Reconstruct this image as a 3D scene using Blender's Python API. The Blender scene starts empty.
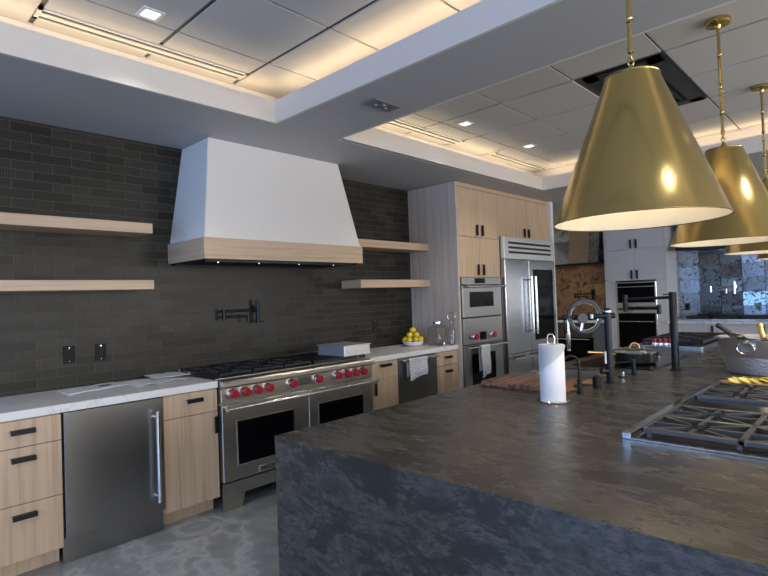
import bpy, bmesh, math, random
from mathutils import Vector, Matrix
R = math.radians
random.seed(7)
S = bpy.context.scene
COL = S.collection

# ------------------------------------------------------------------ camera
H, YAW, PITCH, ROLL, FPX = 1.4562, 0.76175, 0.01814, 0.035365, 529.6
cy, sy, cp, sp = math.cos(YAW), math.sin(YAW), math.cos(PITCH), math.sin(PITCH)
fwd = Vector((cy*cp, sy*cp, sp)); rgt = Vector((sy, -cy, 0)); dwn = fwd.cross(rgt)
r2 = rgt*math.cos(ROLL) + dwn*math.sin(ROLL)
d2 = -rgt*math.sin(ROLL) + dwn*math.cos(ROLL)
cam = bpy.data.objects.new('camera', bpy.data.cameras.new('camera'))
COL.objects.link(cam)
m = Matrix((r2, -d2, -fwd)).transposed().to_4x4(); m.translation = Vector((0, 0, H))
cam.matrix_world = m
cam.data.sensor_width = 36; cam.data.lens = FPX/768*36; cam.data.clip_start = .05
S.camera = cam

# ------------------------------------------------------------------ world, lights, exposure
W = bpy.data.worlds.new('sky'); S.world = W; W.use_nodes = True
bg = W.node_tree.nodes['Background']
bg.inputs['Color'].default_value = (.42, .62, 1, 1); bg.inputs['Strength'].default_value = 2.2
S.view_settings.view_transform = 'Standard'; S.view_settings.look = 'None'
S.view_settings.gamma = 1; S.view_settings.use_curve_mapping = False
S.view_settings.exposure = 0.0

def area(name, loc, direction, sx, sy_, power, color):
    l = bpy.data.lights.new(name, 'AREA'); l.shape = 'RECTANGLE'; l.size = sx; l.size_y = sy_
    l.energy = power; l.color = color
    o = bpy.data.objects.new(name, l); COL.objects.link(o); o.location = loc
    o.rotation_euler = Vector(direction).to_track_quat('-Z', 'Y').to_euler()
    return o
SKYC = (.17, .44, 1.0)
WL, WF = -4.0, -4.6          # left window wall (x), front window wall (y)
for yc in (-2.5, .2, 2.6):
    area('daylight', (WL-.12, yc, 1.55), (1, 0, 0), 1.9, 2.1, 56, SKYC)
for xc in (-2.0, 1.2, 4.4, 7.6):
    area('daylight', (xc, WF-.12, 1.55), (0, 1, 0), 2.1, 2.1, 106, (1.0, .91, .79))
WARM = (1.0, .76, .46)
TR1 = (-3.2, 2.176, -3.4, 3.067)      # tray openings x0 x1 y0 y1
TR2 = (2.776, 6.07, -3.4, 3.034)
ZS, ZL, ZT, OUT = 2.708, 2.862, 3.0, .24   # soffit, lip top, tile plane, cove width
for (x0, x1, y0, y1) in (TR1, TR2):
    lx, ly = x1-x0, y1-y0
    P = 1.5
    area('cove_led', ((x0+x1)/2, y1+.10, 2.835), (0, -.25, 1), lx, .02, P*lx, WARM)
    area('cove_led', ((x0+x1)/2, y0-.10, 2.835), (0, .25, 1), lx, .02, P*lx, WARM)
    a = area('cove_led', (x1+.10, (y0+y1)/2, 2.835), (-.001, 0, 1), .02, ly, P*ly, WARM)
    a.rotation_euler = (R(180), 0, 0)
    a = area('cove_led', (x0-.10, (y0+y1)/2, 2.835), (.001, 0, 1), .02, ly, P*ly, WARM)
    a.rotation_euler = (R(180), 0, 0)

# ------------------------------------------------------------------ materials
def mat(name, col=(.5, .5, .5), rough=.5, metal=0, **k):
    m = bpy.data.materials.new(name); m.use_nodes = True
    b = m.node_tree.nodes['Principled BSDF']
    b.inputs['Base Color'].default_value = (*col, 1); b.inputs['Roughness'].default_value = rough
    b.inputs['Metallic'].default_value = metal
    for kk, v in k.items(): b.inputs[kk.replace('_', ' ')].default_value = v
    return m
def N(m, t, **k):
    n = m.node_tree.nodes.new(t)
    for a, v in k.items(): setattr(n, a, v)
    return n
def L(m, a, b): m.node_tree.links.new(a, b)
def bs(m): return m.node_tree.nodes['Principled BSDF']
def coord(m, scale=(1, 1, 1), rot=(0, 0, 0)):
    t = N(m, 'ShaderNodeTexCoord'); mp = N(m, 'ShaderNodeMapping')
    g = N(m, 'ShaderNodeNewGeometry')
    L(m, g.outputs['Position'], mp.inputs['Vector'])
    mp.inputs['Scale'].default_value = scale; mp.inputs['Rotation'].default_value = rot
    return mp.outputs['Vector']
def ramp(m, src, stops):
    r = N(m, 'ShaderNodeValToRGB'); e = r.color_ramp.elements
    while len(e) < len(stops): e.new(.5)
    for i, (p, c) in enumerate(stops):
        e[i].position = p; e[i].color = (*c, 1) if len(c) == 3 else c
    L(m, src, r.inputs['Fac']); return r.outputs['Color']
def noise(m, vec, scale, detail=4, rough=.55, dist=0):
    n = N(m, 'ShaderNodeTexNoise'); n.inputs['Scale'].default_value = scale
    n.inputs['Detail'].default_value = detail; n.inputs['Roughness'].default_value = rough
    n.inputs['Distortion'].default_value = dist; L(m, vec, n.inputs['Vector']); return n.outputs['Fac']
def bump(m, h, s, d=.01):
    b = N(m, 'ShaderNodeBump'); b.inputs['Strength'].default_value = s; b.inputs['Distance'].default_value = d
    L(m, h, b.inputs['Height']); L(m, b.outputs['Normal'], bs(m).inputs['Normal']); return b
def math_(m, op, a, b=None):
    n = N(m, 'ShaderNodeMath', operation=op)
    for i, v in enumerate((a, b)):
        if v is None: continue
        if isinstance(v, (int, float)): n.inputs[i].default_value = v
        else: L(m, v, n.inputs[i])
    return n.outputs[0]
def mix(m, fac, a, b):
    n = N(m, 'ShaderNodeMix', data_type='RGBA')
    for i, v in ((0, fac), (6, a), (7, b)):
        if isinstance(v, (int, float)): n.inputs[i].default_value = v
        elif isinstance(v, tuple): n.inputs[i].default_value = (*v, 1)
        else: L(m, v, n.inputs[i])
    return n.outputs[2]

def wood(name, light, dark, axis):
    m = mat(name, light, .45)
    sc = {'z': (38, 38, 1.1), 'x': (1.1, 1.1, 38)}[axis]
    v = coord(m, sc)
    f = noise(m, v, 1.0, 6, .6, .4)
    c = ramp(m, f, [(.32, dark), (.52, light), (.72, tuple(min(1, q*1.08) for q in light))])
    v2 = coord(m, {'z': (170, 170, 2.5), 'x': (2.5, 2.5, 170)}[axis])
    f2 = noise(m, v2, 1.0, 3)
    c2 = mix(m, math_(m, 'MULTIPLY', f2, .35), c, tuple(q*.62 for q in dark))
    L(m, c2, bs(m).inputs['Base Color']); bump(m, f2, .12, .002)
    return m
OAK = wood('light_oak_vertical', (.66, .48, .32), (.50, .35, .22), 'z')
OAKH = wood('light_oak_horizontal', (.64, .465, .31), (.50, .35, .225), 'x')
OAKLIT = wood('oak_window_greyed', (.66, .55, .45), (.52, .43, .35), 'z')  # same oak; the greying from window light is put into the colour

def brushed(name, col, rough, axis='x', amt=.012):
    m = mat(name, col, rough, 1)
    sc = {'x': (1.5, 260, 260), 'z': (260, 260, 1.5), 'y': (260, 1.5, 260)}[axis]
    f = noise(m, coord(m, sc), 1, 3)
    r = math_(m, 'ADD', math_(m, 'MULTIPLY', f, amt), rough-amt/2)
    L(m, r, bs(m).inputs['Roughness'])
    big = noise(m, coord(m, {'x': (.8, 1, 3), 'z': (3, 3, .8), 'y': (1, .8, 3)}[axis]), 1, 3)
    bump(m, big, .012, .02)
    return m
STEEL = brushed('brushed_stainless_steel', (.60, .565, .50), .33)
STEELD = brushed('dark_stainless_steel', (.34, .333, .318), .3)
STEELS = mat('polished_stainless_steel', (.75, .75, .74), .16, 1)
ALU = mat('satin_aluminium', (.80, .80, .79), .42, .75)
CHROME = mat('chrome', (.85, .85, .85), .07, 1)
BLACKM = mat('matte_black_metal', (.018, .019, .021), .38, .6)
IRON = mat('cast_iron', (.014, .014, .015), .45)
BLACK = mat('black_plastic', (.012, .012, .013), .35)
BGLASS = mat('black_oven_glass', (.004, .004, .005), .08, Specular_IOR_Level=.05)
DGAP = mat('flat_black', (.01, .01, .01), .8)  # even flat black for backings, burner wells and outlet plates
RED = mat('red_knob_plastic', (.42, .012, .03), .28)
WHITEP = mat('white_paint', (.80, .79, .77), .6)
PLASTER = mat('warm_white_plaster', (.80, .755, .70), .75)
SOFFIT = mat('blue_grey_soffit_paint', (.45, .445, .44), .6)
FASCIA = mat('pale_fascia_paint', (.70, .65, .59), .6)
CREAM = mat('cream_enamel', (.86, .80, .66), .5)
WHITEC = mat('white_ceramic', (.85, .85, .86), .2)
PAPER = mat('white_paper', (.82, .83, .85), .8)
GREYP = mat('pale_grey_lacquer', (.56, .565, .58), .35)
STONEB = mat('dark_blue_counter', (.03, .035, .04), .3)
GLASS = mat('clear_glass', (1, 1, 1), .0); bs(GLASS).inputs['Transmission Weight'].default_value = 1
bs(GLASS).inputs['IOR'].default_value = 1.45
LEMON = mat('lemon_skin', (.88, .66, .03), .4)
_f = noise(LEMON, coord(LEMON, (1, 1, 1)), 220, 2); bump(LEMON, _f, .25, .002)
LFLESH = mat('lemon_flesh', (.90, .80, .30), .4)
GOLDF = mat('gold_foil', (.72, .48, .16), .35, 1)
RUBBER = mat('dark_grey_rubber', (.05, .055, .065), .45)
EMIT = mat('lit_downlight', (1, 1, 1), .5); bs(EMIT).inputs['Emission Color'].default_value = (1, .96, .92, 1)
bs(EMIT).inputs['Emission Strength'].default_value = 2.2
BULB = mat('glowing_bulb', (1, 1, 1), .5); bs(BULB).inputs['Emission Color'].default_value = (1, .86, .6, 1)
bs(BULB).inputs['Emission Strength'].default_value = 6

# brass, brushed around the cone
BRASS = mat('brushed_brass', (.62, .47, .19), .2, 1)
bs(BRASS).inputs['Anisotropic'].default_value = .85
_t = N(BRASS, 'ShaderNodeTangent', direction_type='RADIAL', axis='Z'); L(BRASS, _t.outputs[0], bs(BRASS).inputs['Tangent'])
_f = noise(BRASS, coord(BRASS, (3, 3, 120)), 1, 3)
L(BRASS, math_(BRASS, 'ADD', math_(BRASS, 'MULTIPLY', _f, .03), .16), bs(BRASS).inputs['Roughness'])
_w = noise(BRASS, coord(BRASS, (14, 14, .8)), 1, 2); bump(BRASS, _w, .035, .02)

# glazed tile wall
TILE = mat('dark_glazed_brick_tile', (.03, .03, .03), .28, Specular_IOR_Level=.24)
def tile_nodes():
    m = TILE
    g = N(m, 'ShaderNodeNewGeometry'); sx = N(m, 'ShaderNodeSeparateXYZ'); L(m, g.outputs['Position'], sx.inputs[0])
    cb = N(m, 'ShaderNodeCombineXYZ'); L(m, sx.outputs['X'], cb.inputs[0]); L(m, sx.outputs['Z'], cb.inputs[1])
    b = N(m, 'ShaderNodeTexBrick'); b.offset = .5; b.squash = 1
    b.inputs['Scale'].default_value = 1; b.inputs['Brick Width'].default_value = .235
    b.inputs['Row Height'].default_value = .0625; b.inputs['Mortar Size'].default_value = .0016
    b.inputs['Mortar Smooth'].default_value = .3
    b.inputs['Color1'].default_value = (0, 0, 0, 1); b.inputs['Color2'].default_value = (1, 1, 1, 1)
    b.inputs['Mortar'].default_value = (0, 0, 0, 1)
    L(m, cb.outputs[0], b.inputs['Vector'])
    rnd = N(m, 'ShaderNodeSeparateColor'); L(m, b.outputs['Color'], rnd.inputs[0]); rv = rnd.outputs[0]
    c = mix(m, rv, (.015, .0135, .0095), (.030, .027, .020))
    nz = noise(m, coord(m, (30, 30, 5)), 1, 4)
    c = mix(m, math_(m, 'MULTIPLY', nz, .6), c, (.024, .0215, .016))
    rb = math_(m, 'POWER', math_(m, 'ADD', math_(m, 'MULTIPLY', math_(m, 'SINE', math_(m, 'MULTIPLY', sx.outputs['X'], 2*math.pi/.0145)), .5), .5), 5)
    c = mix(m, math_(m, 'MULTIPLY', rb, math_(m, 'MULTIPLY', rv, .8)), c, (.078, .072, .058))
    c = mix(m, b.outputs['Fac'], c, (.10, .094, .080))
    L(m, c, bs(m).inputs['Base Color'])
    # vertical ribs of the glaze, stronger on some bricks
    rib = math_(m, 'SINE', math_(m, 'MULTIPLY', sx.outputs['X'], 2*math.pi/.0145))
    jit = noise(m, coord(m, (60, 60, 3)), 1, 2)
    rib = math_(m, 'MULTIPLY', math_(m, 'ADD', rib, math_(m, 'MULTIPLY', jit, 2.5)), math_(m, 'ADD', math_(m, 'MULTIPLY', rv, .13), .02))
    low = noise(m, coord(m, (5, 5, 7)), 1, 2)
    h = math_(m, 'ADD', math_(m, 'ADD', rib, math_(m, 'MULTIPLY', low, .5)), math_(m, 'MULTIPLY', b.outputs['Fac'], -.35))
    bump(m, h, .45, .003)
    L(m, math_(m, 'ADD', math_(m, 'MULTIPLY', b.outputs['Fac'], .4), math_(m, 'ADD', math_(m, 'MULTIPLY', jit, .15), .26)), bs(m).inputs['Roughness'])
tile_nodes()

# antique mirror
MIRROR = mat('antique_mirror', (.6, .6, .6), .1, 1)
def mirror_nodes(m, tint, dark):
    f = noise(m, coord(m, (1, 1, 1)), 7, 8, .75, .6)
    g = noise(m, coord(m, (1, 1, 1)), 45, 5, .7)
    s = math_(m, 'ADD', math_(m, 'MULTIPLY', f, .65), math_(m, 'MULTIPLY', g, .35))
    L(m, ramp(m, s, [(.40, dark), (.47, tint), (.56, tint), (.62, dark)]), bs(m).inputs['Base Color'])
    L(m, ramp(m, s, [(.40, (.55,)*3), (.5, (.09,)*3), (.62, (.6,)*3)]), bs(m).inputs['Roughness'])
    bump(m, f, .10, .02)
mirror_nodes(MIRROR, (.42, .43, .44), (.09, .09, .085))
MIRRORB = mat('bronze_antique_mirror', (.3, .2, .1), .2, 1)
mirror_nodes(MIRRORB, (.36, .22, .12), (.08, .055, .035))

# white quartz with grey veins
QUARTZ = mat('white_veined_quartz', (.8, .8, .8), .38)
_v = noise(QUARTZ, coord(QUARTZ, (1, 1, 1)), 2.2, 6, .6, 1.6)
L(QUARTZ, ramp(QUARTZ, _v, [(.44, (.80, .79, .77)), (.495, (.80, .79, .77)), (.505, (.60, .59, .58)), (.52, (.81, .80, .78)), (.7, (.77, .76, .74))]), bs(QUARTZ).inputs['Base Color'])

# dark leathered stone of the island
SLATE = mat('dark_leathered_stone', (.05, .05, .05), .35)
def slate():
    m = SLATE
    a = noise(m, coord(m, (3.4, 1.2, 3.0), (0, 0, .12)), 2.8, 13, .80, .3)
    b = noise(m, coord(m, (1, .5, 1)), 60, 8, .8)
    c = ramp(m, a, [(.34, (.026, .025, .023)), (.46, (.038, .036, .033)), (.525, (.105, .098, .088)), (.585, (.060, .056, .050)), (.68, (.034, .032, .029))])
    c = mix(m, ramp(m, b, [(.40, (.9,)*3), (.58, (0,)*3)]), c, (.030, .0285, .026))
    L(m, c, bs(m).inputs['Base Color'])
    L(m, ramp(m, a, [(.36, (.21,)*3), (.5, (.27,)*3), (.56, (.34,)*3), (.66, (.24,)*3)]), bs(m).inputs['Roughness'])
    bump(m, math_(m, 'ADD', math_(m, 'MULTIPLY', a, .8), math_(m, 'MULTIPLY', b, .9)), .28, .004)
slate()

# polished resin floor
FLOOR = mat('polished_grey_resin_floor', (.3, .3, .3), .12)
def floor_nodes():
    m = FLOOR
    a = noise(m, coord(m, (1, .45, 1), (0, 0, 1.1)), 1.5, 4, .45, 2.2)
    b = noise(m, coord(m, (1, 1, 1)), 3.0, 5, .5, 3.0)
    s = math_(m, 'ADD', math_(m, 'MULTIPLY', a, .7), math_(m, 'MULTIPLY', b, .3))
    L(m, ramp(m, s, [(.32, (.19, .20, .195)), (.46, (.27, .28, .27)), (.54, (.33, .34, .33)), (.58, (.45, .465, .46)), (.63, (.34, .35, .345)), (.72, (.24, .25, .245))]), bs(m).inputs['Base Color'])
floor_nodes()

# end-grain / strip boards
def board_mat(name, c1, c2, axis):
    m = mat(name, c1, .5)
    f = noise(m, coord(m, (14, 2, 14) if axis == 'y' else (1.2, 16, 16)), 1.6, 1, .4)
    L(m, ramp(m, f, [(.38, c2), (.5, c1), (.62, c2)]), bs(m).inputs['Base Color']); return m
BOARD = board_mat('walnut_strip_board', (.36, .17, .085), (.10, .05, .03), 'x')
BOARDL = board_mat('maple_board', (.46, .27, .13), (.36, .20, .09), 'x')

# checked cloth
CLOTH = mat('checked_cotton_cloth', (.8, .8, .8), .85)
def cloth_nodes():
    m = CLOTH
    g = N(m, 'ShaderNodeNewGeometry'); s = N(m, 'ShaderNodeSeparateXYZ'); L(m, g.outputs['Position'], s.inputs[0])
    lx = math_(m, 'GREATER_THAN', math_(m, 'FRACT', math_(m, 'MULTIPLY', s.outputs['X'], 1/.022)), .80)
    lz = math_(m, 'GREATER_THAN', math_(m, 'FRACT', math_(m, 'MULTIPLY', s.outputs['Z'], 1/.018)), .78)
    k = math_(m, 'MAXIMUM', lx, lz)
    L(m, mix(m, k, (.86, .85, .83), (.24, .28, .38)), bs(m).inputs['Base Color'])
cloth_nodes()
HAMMER = mat('hammered_steel', (.80, .81, .83), .36, .85)
_v = N(HAMMER, 'ShaderNodeTexVoronoi'); _v.inputs['Scale'].default_value = 95
L(HAMMER, coord(HAMMER), _v.inputs['Vector']); bump(HAMMER, _v.outputs['Distance'], .7, .004)

# ------------------------------------------------------------------ mesh helpers (world coordinates)
ORG = {}
def box(bm, x0, x1, y0, y1, z0, z1, bev=0, seg=1):
    g = bmesh.new()
    bmesh.ops.create_cube(g, size=1)
    for v in g.verts:
        v.co = Vector(((x0+x1)/2+v.co.x*(x1-x0), (y0+y1)/2+v.co.y*(y1-y0), (z0+z1)/2+v.co.z*(z1-z0)))
    if bev: bmesh.ops.bevel(g, geom=list(g.edges), offset=bev, segments=seg, affect='EDGES', profile=.5)
    return merge(bm, g)
def merge(bm, g):
    vm = {}
    for v in g.verts: vm[v] = bm.verts.new(v.co)
    for f in g.faces:
        try: nf = bm.faces.new([vm[v] for v in f.verts]); nf.smooth = f.smooth
        except ValueError: pass
    g.free(); return bm
def frame(d):
    d = Vector(d).normalized()
    a = Vector((0, 0, 1)) if abs(d.z) < .9 else Vector((1, 0, 0))
    u = d.cross(a).normalized(); return u, d.cross(u).normalized()
def tube(bm, pts, r, n=12, closed=False, cap=True, smooth=True):
    pts = [Vector(p) for p in pts]; k = len(pts)
    rs = r if isinstance(r, (list, tuple)) else [r]*k
    rings = []
    u = None
    for i, p in enumerate(pts):
        if closed: d = pts[(i+1) % k]-pts[i-1]
        else: d = pts[min(i+1, k-1)]-pts[max(i-1, 0)]
        d.normalize()
        if u is None: u, w = frame(d)
        else:
            u = (u-d*u.dot(d)).normalized(); w = d.cross(u).normalized()
        rings.append([bm.verts.new(p+(u*math.cos(2*math.pi*j/n)+w*math.sin(2*math.pi*j/n))*rs[i]) for j in range(n)])
    for i in range(k if closed else k-1):
        A, B = rings[i], rings[(i+1) % k]
        for j in range(n):
            f = bm.faces.new((A[j], A[(j+1) % n], B[(j+1) % n], B[j])); f.smooth = smooth
    if cap and not closed:
        bm.faces.new(rings[0][::-1]); bm.faces.new(rings[-1])
    return bm
def lathe(bm, prof, c=(0, 0), n=32, axis='z', smooth=True, sx=1, sy=1, cz=0):
    """prof: (radius, height) along axis through c"""
    def P(r, h, a):
        ca, sa = math.cos(a)*r*sx, math.sin(a)*r*sy
        if axis == 'z': return (c[0]+ca, c[1]+sa, h)
        if axis == 'y': return (c[0]+ca, h, c[1]+sa)
        return (h, c[0]+ca, c[1]+sa)
    rings = []
    for r, h in prof:
        if r < 1e-6: rings.append([bm.verts.new(P(0, h, 0))])
        else: rings.append([bm.verts.new(P(r, h, 2*math.pi*j/n)) for j in range(n)])
    for A, B in zip(rings, rings[1:]):
        for j in range(n):
            j2 = (j+1) % n
            if len(A) == 1 and len(B) == 1: continue
            if len(A) == 1: vs = (A[0], B[j2], B[j])
            elif len(B) == 1: vs = (A[j], A[j2], B[0])
            else: vs = (A[j], A[j2], B[j2], B[j])
            f = bm.faces.new(vs); f.smooth = smooth
    return bm
def cyl(bm, c, r, h0, h1, axis='z', n=24, smooth=True):
    g = bmesh.new(); lathe(g, [(0, h0), (r, h0)], c, n, axis, False)
    lathe(g, [(r, h0), (r, h1)], c, n, axis, smooth); lathe(g, [(r, h1), (0, h1)], c, n, axis, False)
    return merge(bm, g)
def prism(bm, poly, a0, a1, axis='x'):
    """poly of 2D points, extruded along axis from a0 to a1"""
    def P(p, a):
        return {'x': (a, p[0], p[1]), 'y': (p[0], a, p[1]), 'z': (p[0], p[1], a)}[axis]
    A = [bm.verts.new(P(p, a0)) for p in poly]; B = [bm.verts.new(P(p, a1)) for p in poly]
    n = len(poly)
    bm.faces.new(A[::-1]); bm.faces.new(B)
    for i in range(n): bm.faces.new((A[i], A[(i+1) % n], B[(i+1) % n], B[i]))
    return bm
def arc(c, r, a0, a1, n, plane='yz', fixed=0):
    out = []
    for i in range(n+1):
        a = R(a0+(a1-a0)*i/n); p, q = c[0]+r*math.cos(a), c[1]+r*math.sin(a)
        out.append({'yz': (fixed, p, q), 'xz': (p, fixed, q), 'xy': (p, q, fixed)}[plane])
    return out
def obj(name, bm, m, parent=None, org=None, label=None):
    """one mesh object from a bmesh in world coordinates"""
    bmesh.ops.recalc_face_normals(bm, faces=bm.faces)
    for e in bm.edges:
        if len(e.link_faces) == 2 and e.calc_face_angle(0) > .62: e.smooth = False
    o_ = ORG[parent] if parent is not None else Vector(org if org else (0, 0, 0))
    for v in bm.verts: v.co -= o_
    me = bpy.data.meshes.new(name); bm.to_mesh(me); bm.free(); me.materials.append(m)
    o = bpy.data.objects.new(name, me); COL.objects.link(o)
    ORG[o] = o_
    if parent is not None: o.parent = parent
    else: o.location = o_
    if label: o['label'] = label
    return o
def tag(o, label, cat, group=None, kind=None):
    o['label'] = label; o['category'] = cat
    if group: o['group'] = group
    if kind: o['kind'] = kind
    return o
def thing(name, loc, label, cat, group=None):
    o = bpy.data.objects.new(name, None); COL.objects.link(o); o.location = loc; o.empty_display_size = .05
    ORG[o] = Vector(loc); return tag(o, label, cat, group)
def struct(name, bm, m, parent=None, label=None):
    o = obj(name, bm, m, parent)
    if parent is None: o['kind'] = 'structure'
    if label: o['label'] = label
    return o
def copy_tree(o, parent=None):
    c = o.copy(); COL.objects.link(c); c.parent = parent
    for ch in list(o.children): copy_tree(ch, c)
    return c
def bx(name, m, parent, x0, x1, y0, y1, z0, z1, bev=.0015, **k):
    return obj(name, box(bmesh.new(), x0, x1, y0, y1, z0, z1, bev), m, parent, **k)
B = bmesh.new
def text_bm(s, size, origin, ex, ez, depth=.002):
    cu = bpy.data.curves.new('t', 'FONT'); cu.body = s; cu.size = size; cu.extrude = depth/2
    cu.align_x = 'CENTER'; cu.align_y = 'CENTER'; cu.offset = size*.02
    to = bpy.data.objects.new('t', cu); COL.objects.link(to)
    me = bpy.data.meshes.new_from_object(to.evaluated_get(bpy.context.evaluated_depsgraph_get()))
    bm = bmesh.new(); bm.from_mesh(me); bpy.data.objects.remove(to); bpy.data.meshes.remove(me)
    ex, ez = Vector(ex), Vector(ez); ny = ex.cross(ez)
    for v in bm.verts: v.co = Vector(origin)+ex*v.co.x+ez*v.co.y+ny*v.co.z
    return bm

# ------------------------------------------------------------------ structure
XF = 10.1
struct('floor', box(B(), WL-.2, XF+.2, WF-.2, 5.2, -.1, 0), FLOOR)
struct('wall_back', box(B(), WL-.2, 6.99, 4.08, 4.25, 0, 3.2), TILE)
struct('wall_back.001', box(B(), 6.99, XF+.2, 5.0, 5.2, 0, 3.2), WHITEP)
struct('trim_1', box(B(), 6.93, 6.99, 3.36, 5.0, 0, ZS), WHITEP)
# window walls with openings
def window_wall(name, axis, pos, a0, a1, holes, zb=.5, zt=2.6):
    bm = B()
    def bxx(p, q, z0, z1, t0=-.1, t1=.1):
        if axis == 'x': box(bm, pos+t0, pos+t1, p, q, z0, z1)
        else: box(bm, p, q, pos+t0, pos+t1, z0, z1)
    bxx(a0, a1, 0, zb); bxx(a0, a1, zt, 3.2)
    edges = [a0]+[e for h in holes for e in h]+[a1]
    for i in range(0, len(edges), 2): bxx(edges[i], edges[i+1], zb, zt)
    struct(name, bm, WHITEP)
wh = [(-3.45, -1.55), (-.75, 1.15), (1.65, 3.55)]
window_wall('wall_left', 'x', WL, WF, 4.08, wh)
fh = [(-3.05, -.95), (.15, 2.25), (3.35, 5.45), (6.55, 8.65)]
window_wall('wall_front', 'y', WF, WL, XF, fh)
FRAMEM = mat('dark_window_frame', (.05, .05, .055), .4)
wi = 1
for hs, ax in ((wh, 'x'), (fh, 'y')):
    for a, b in hs:
        bm = B()
        mid = (a+b)/2
        for (p, q, z0, z1) in ((a, a+.05, .5, 2.6), (b-.05, b, .5, 2.6), (mid-.02, mid+.02, .5, 2.6), (a, b, .5, .55), (a, b, 2.55, 2.6)):
            if ax == 'x': box(bm, WL-.04, WL+.04, p, q, z0, z1)
            else: box(bm, p, q, WF-.04, WF+.04, z0, z1)
        struct('window_%d' % wi, bm, FRAMEM); wi += 1
# far wall: base wall plus slightly uneven mirror tiles
struct('wall_far', box(B(), XF+.01, XF+.2, WF, 5.2, 0, 3.2), mat('grey_wall_paint', (.25, .25, .25), .7))
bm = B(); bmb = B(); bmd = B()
ty = .3
for i in range(-6, 17):
    for k in range(0, 9):
        y0, z0 = i*ty-.1, .9+k*.225
        if y0 > 4.9 or z0 > 2.7: continue
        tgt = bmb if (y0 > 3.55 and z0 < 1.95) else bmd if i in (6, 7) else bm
        a, b = random.uniform(-.014, .014), random.uniform(-.010, .010)
        vs = []
        for (u, w) in ((0, 0), (1, 0), (1, 1), (0, 1)):
            yy, zz = y0+.004+u*(ty-.008), z0+.003+w*(.225-.006)
            vs.append(tgt.verts.new((XF-.018+(u-.5)*a*1.0+(w-.5)*b, min(yy, 4.999), min(zz, ZS))))
        tgt.faces.new(vs)
def solid(bm, d):
    r = bmesh.ops.extrude_face_region(bm, geom=list(bm.faces))
    for e in r['geom']:
        if isinstance(e, bmesh.types.BMVert): e.co.x += d
    return bm
struct('trim_2', solid(bm, .02), MIRROR, label='antique mirror tiles covering the far wall')
MIRRORD = mat('mirror_dark_reflection', (.2, .2, .2), .2, 1); mirror_nodes(MIRRORD, (.17, .155, .135), (.03, .028, .025))
struct('trim_5', solid(bmd, .02), MIRRORD, label='mirror tile columns with a dark reflection painted in, on the far wall')  # dark reflection painted into the colour of two tile columns
struct('trim_3', solid(bmb, .02), MIRRORB, label='bronze antique mirror tiles in the far cooking niche')

# soffit slab with two tray openings
bm = B()
def slab(x0, x1, y0, y1): box(bm, x0, x1, y0, y1, ZS, ZS+.05)
slab(WL, XF, TR1[3]+.02, 5.0); slab(WL, XF, WF, TR1[2])
slab(WL, TR1[0]-.02, TR1[2], TR1[3]+.02); slab(TR1[1]+.02, TR2[0]-.02, TR1[2], TR1[3]+.02); slab(TR2[1]+.02, XF, TR1[2], TR1[3]+.02)
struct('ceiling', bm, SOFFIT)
# (the back edge of each opening)
bm = B()
for (x0, x1, y0, y1) in (TR1, TR2):
    t = .02
    for (a, b, c, d) in ((x0-t, x1+t, y1, y1+t), (x0-t, x1+t, y0-t, y0), (x0-t, x0, y0, y1), (x1, x1+t, y0, y1)):
        box(bm, a, b, c, d, ZS-.0005, ZL)
    for (a, b, c, d) in ((x0-OUT, x1+OUT, y1+.02, y1+OUT), (x0-OUT, x1+OUT, y0-OUT, y0-.02), (x0-OUT, x0-.02, y0, y1), (x1+.02, x1+OUT, y0, y1)):
        box(bm, a, b, c, d, ZS+.05, ZL-.045)
    for (a, b, c, d) in ((x0-OUT, x1+OUT, y1+OUT, y1+OUT+.02), (x0-OUT, x1+OUT, y0-OUT-.02, y0-OUT), (x0-OUT-.02, x0-OUT, y0-OUT, y1+OUT), (x1+OUT, x1+OUT+.02, y0-OUT, y1+OUT)):
        box(bm, a, b, c, d, ZS+.05, ZT+.02)
struct('trim_4', bm, FASCIA, label='pale fascia and light cove around the two ceiling trays')
# grid ceiling
TILEC = mat('ceiling_tile', (.56, .545, .52), .8)
_f = noise(TILEC, coord(TILEC), 180, 3); bump(TILEC, _f, .15, .003)
bm = B(); bmr = B()
G = .61
for (x0, x1, y0, y1) in (TR1, TR2):
    X0, X1, Y0, Y1 = x0-OUT, x1+OUT, y0-OUT, y1+OUT
    gx, gy = (1.985, 2.86) if x0 < 0 else (3.79, 2.235)
    i0, i1 = int((X0-gx)//G), int((X1-gx)//G)+1
    j0, j1 = int((Y0-gy)//G), int((Y1-gy)//G)+1
    for i in range(i0, i1+1):
        for j in range(j0, j1+1):
            a, b = max(gx+i*G+.013, X0), min(gx+(i+1)*G-.013, X1)
            c, d = max(gy+j*G+.007, Y0), min(gy+(j+1)*G-.007, Y1)
            if b-a < .03 or d-c < .03: continue
            if x0 > 0 and 3.80 < (a+b)/2 < 5.0 and 1.05 < (c+d)/2 < 1.6: continue
            box(bm, a, b, c, d, ZT, ZT+.012, .002)
    box(bmr, X0, X1, Y0, Y1, ZT+.013, ZT+.04)
struct('ceiling.001', bm, TILEC, label='grey lay-in ceiling tiles of the two trays')
struct('ceiling.002', bmr, mat('ceiling_grid_grey', (.13, .13, .13), .6), label='recessed grid behind the ceiling tiles')
struct('ceiling.003', box(B(), WL-.2, XF+.2, WF-.2, 5.2, 3.2, 3.3), WHITEP)

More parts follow.
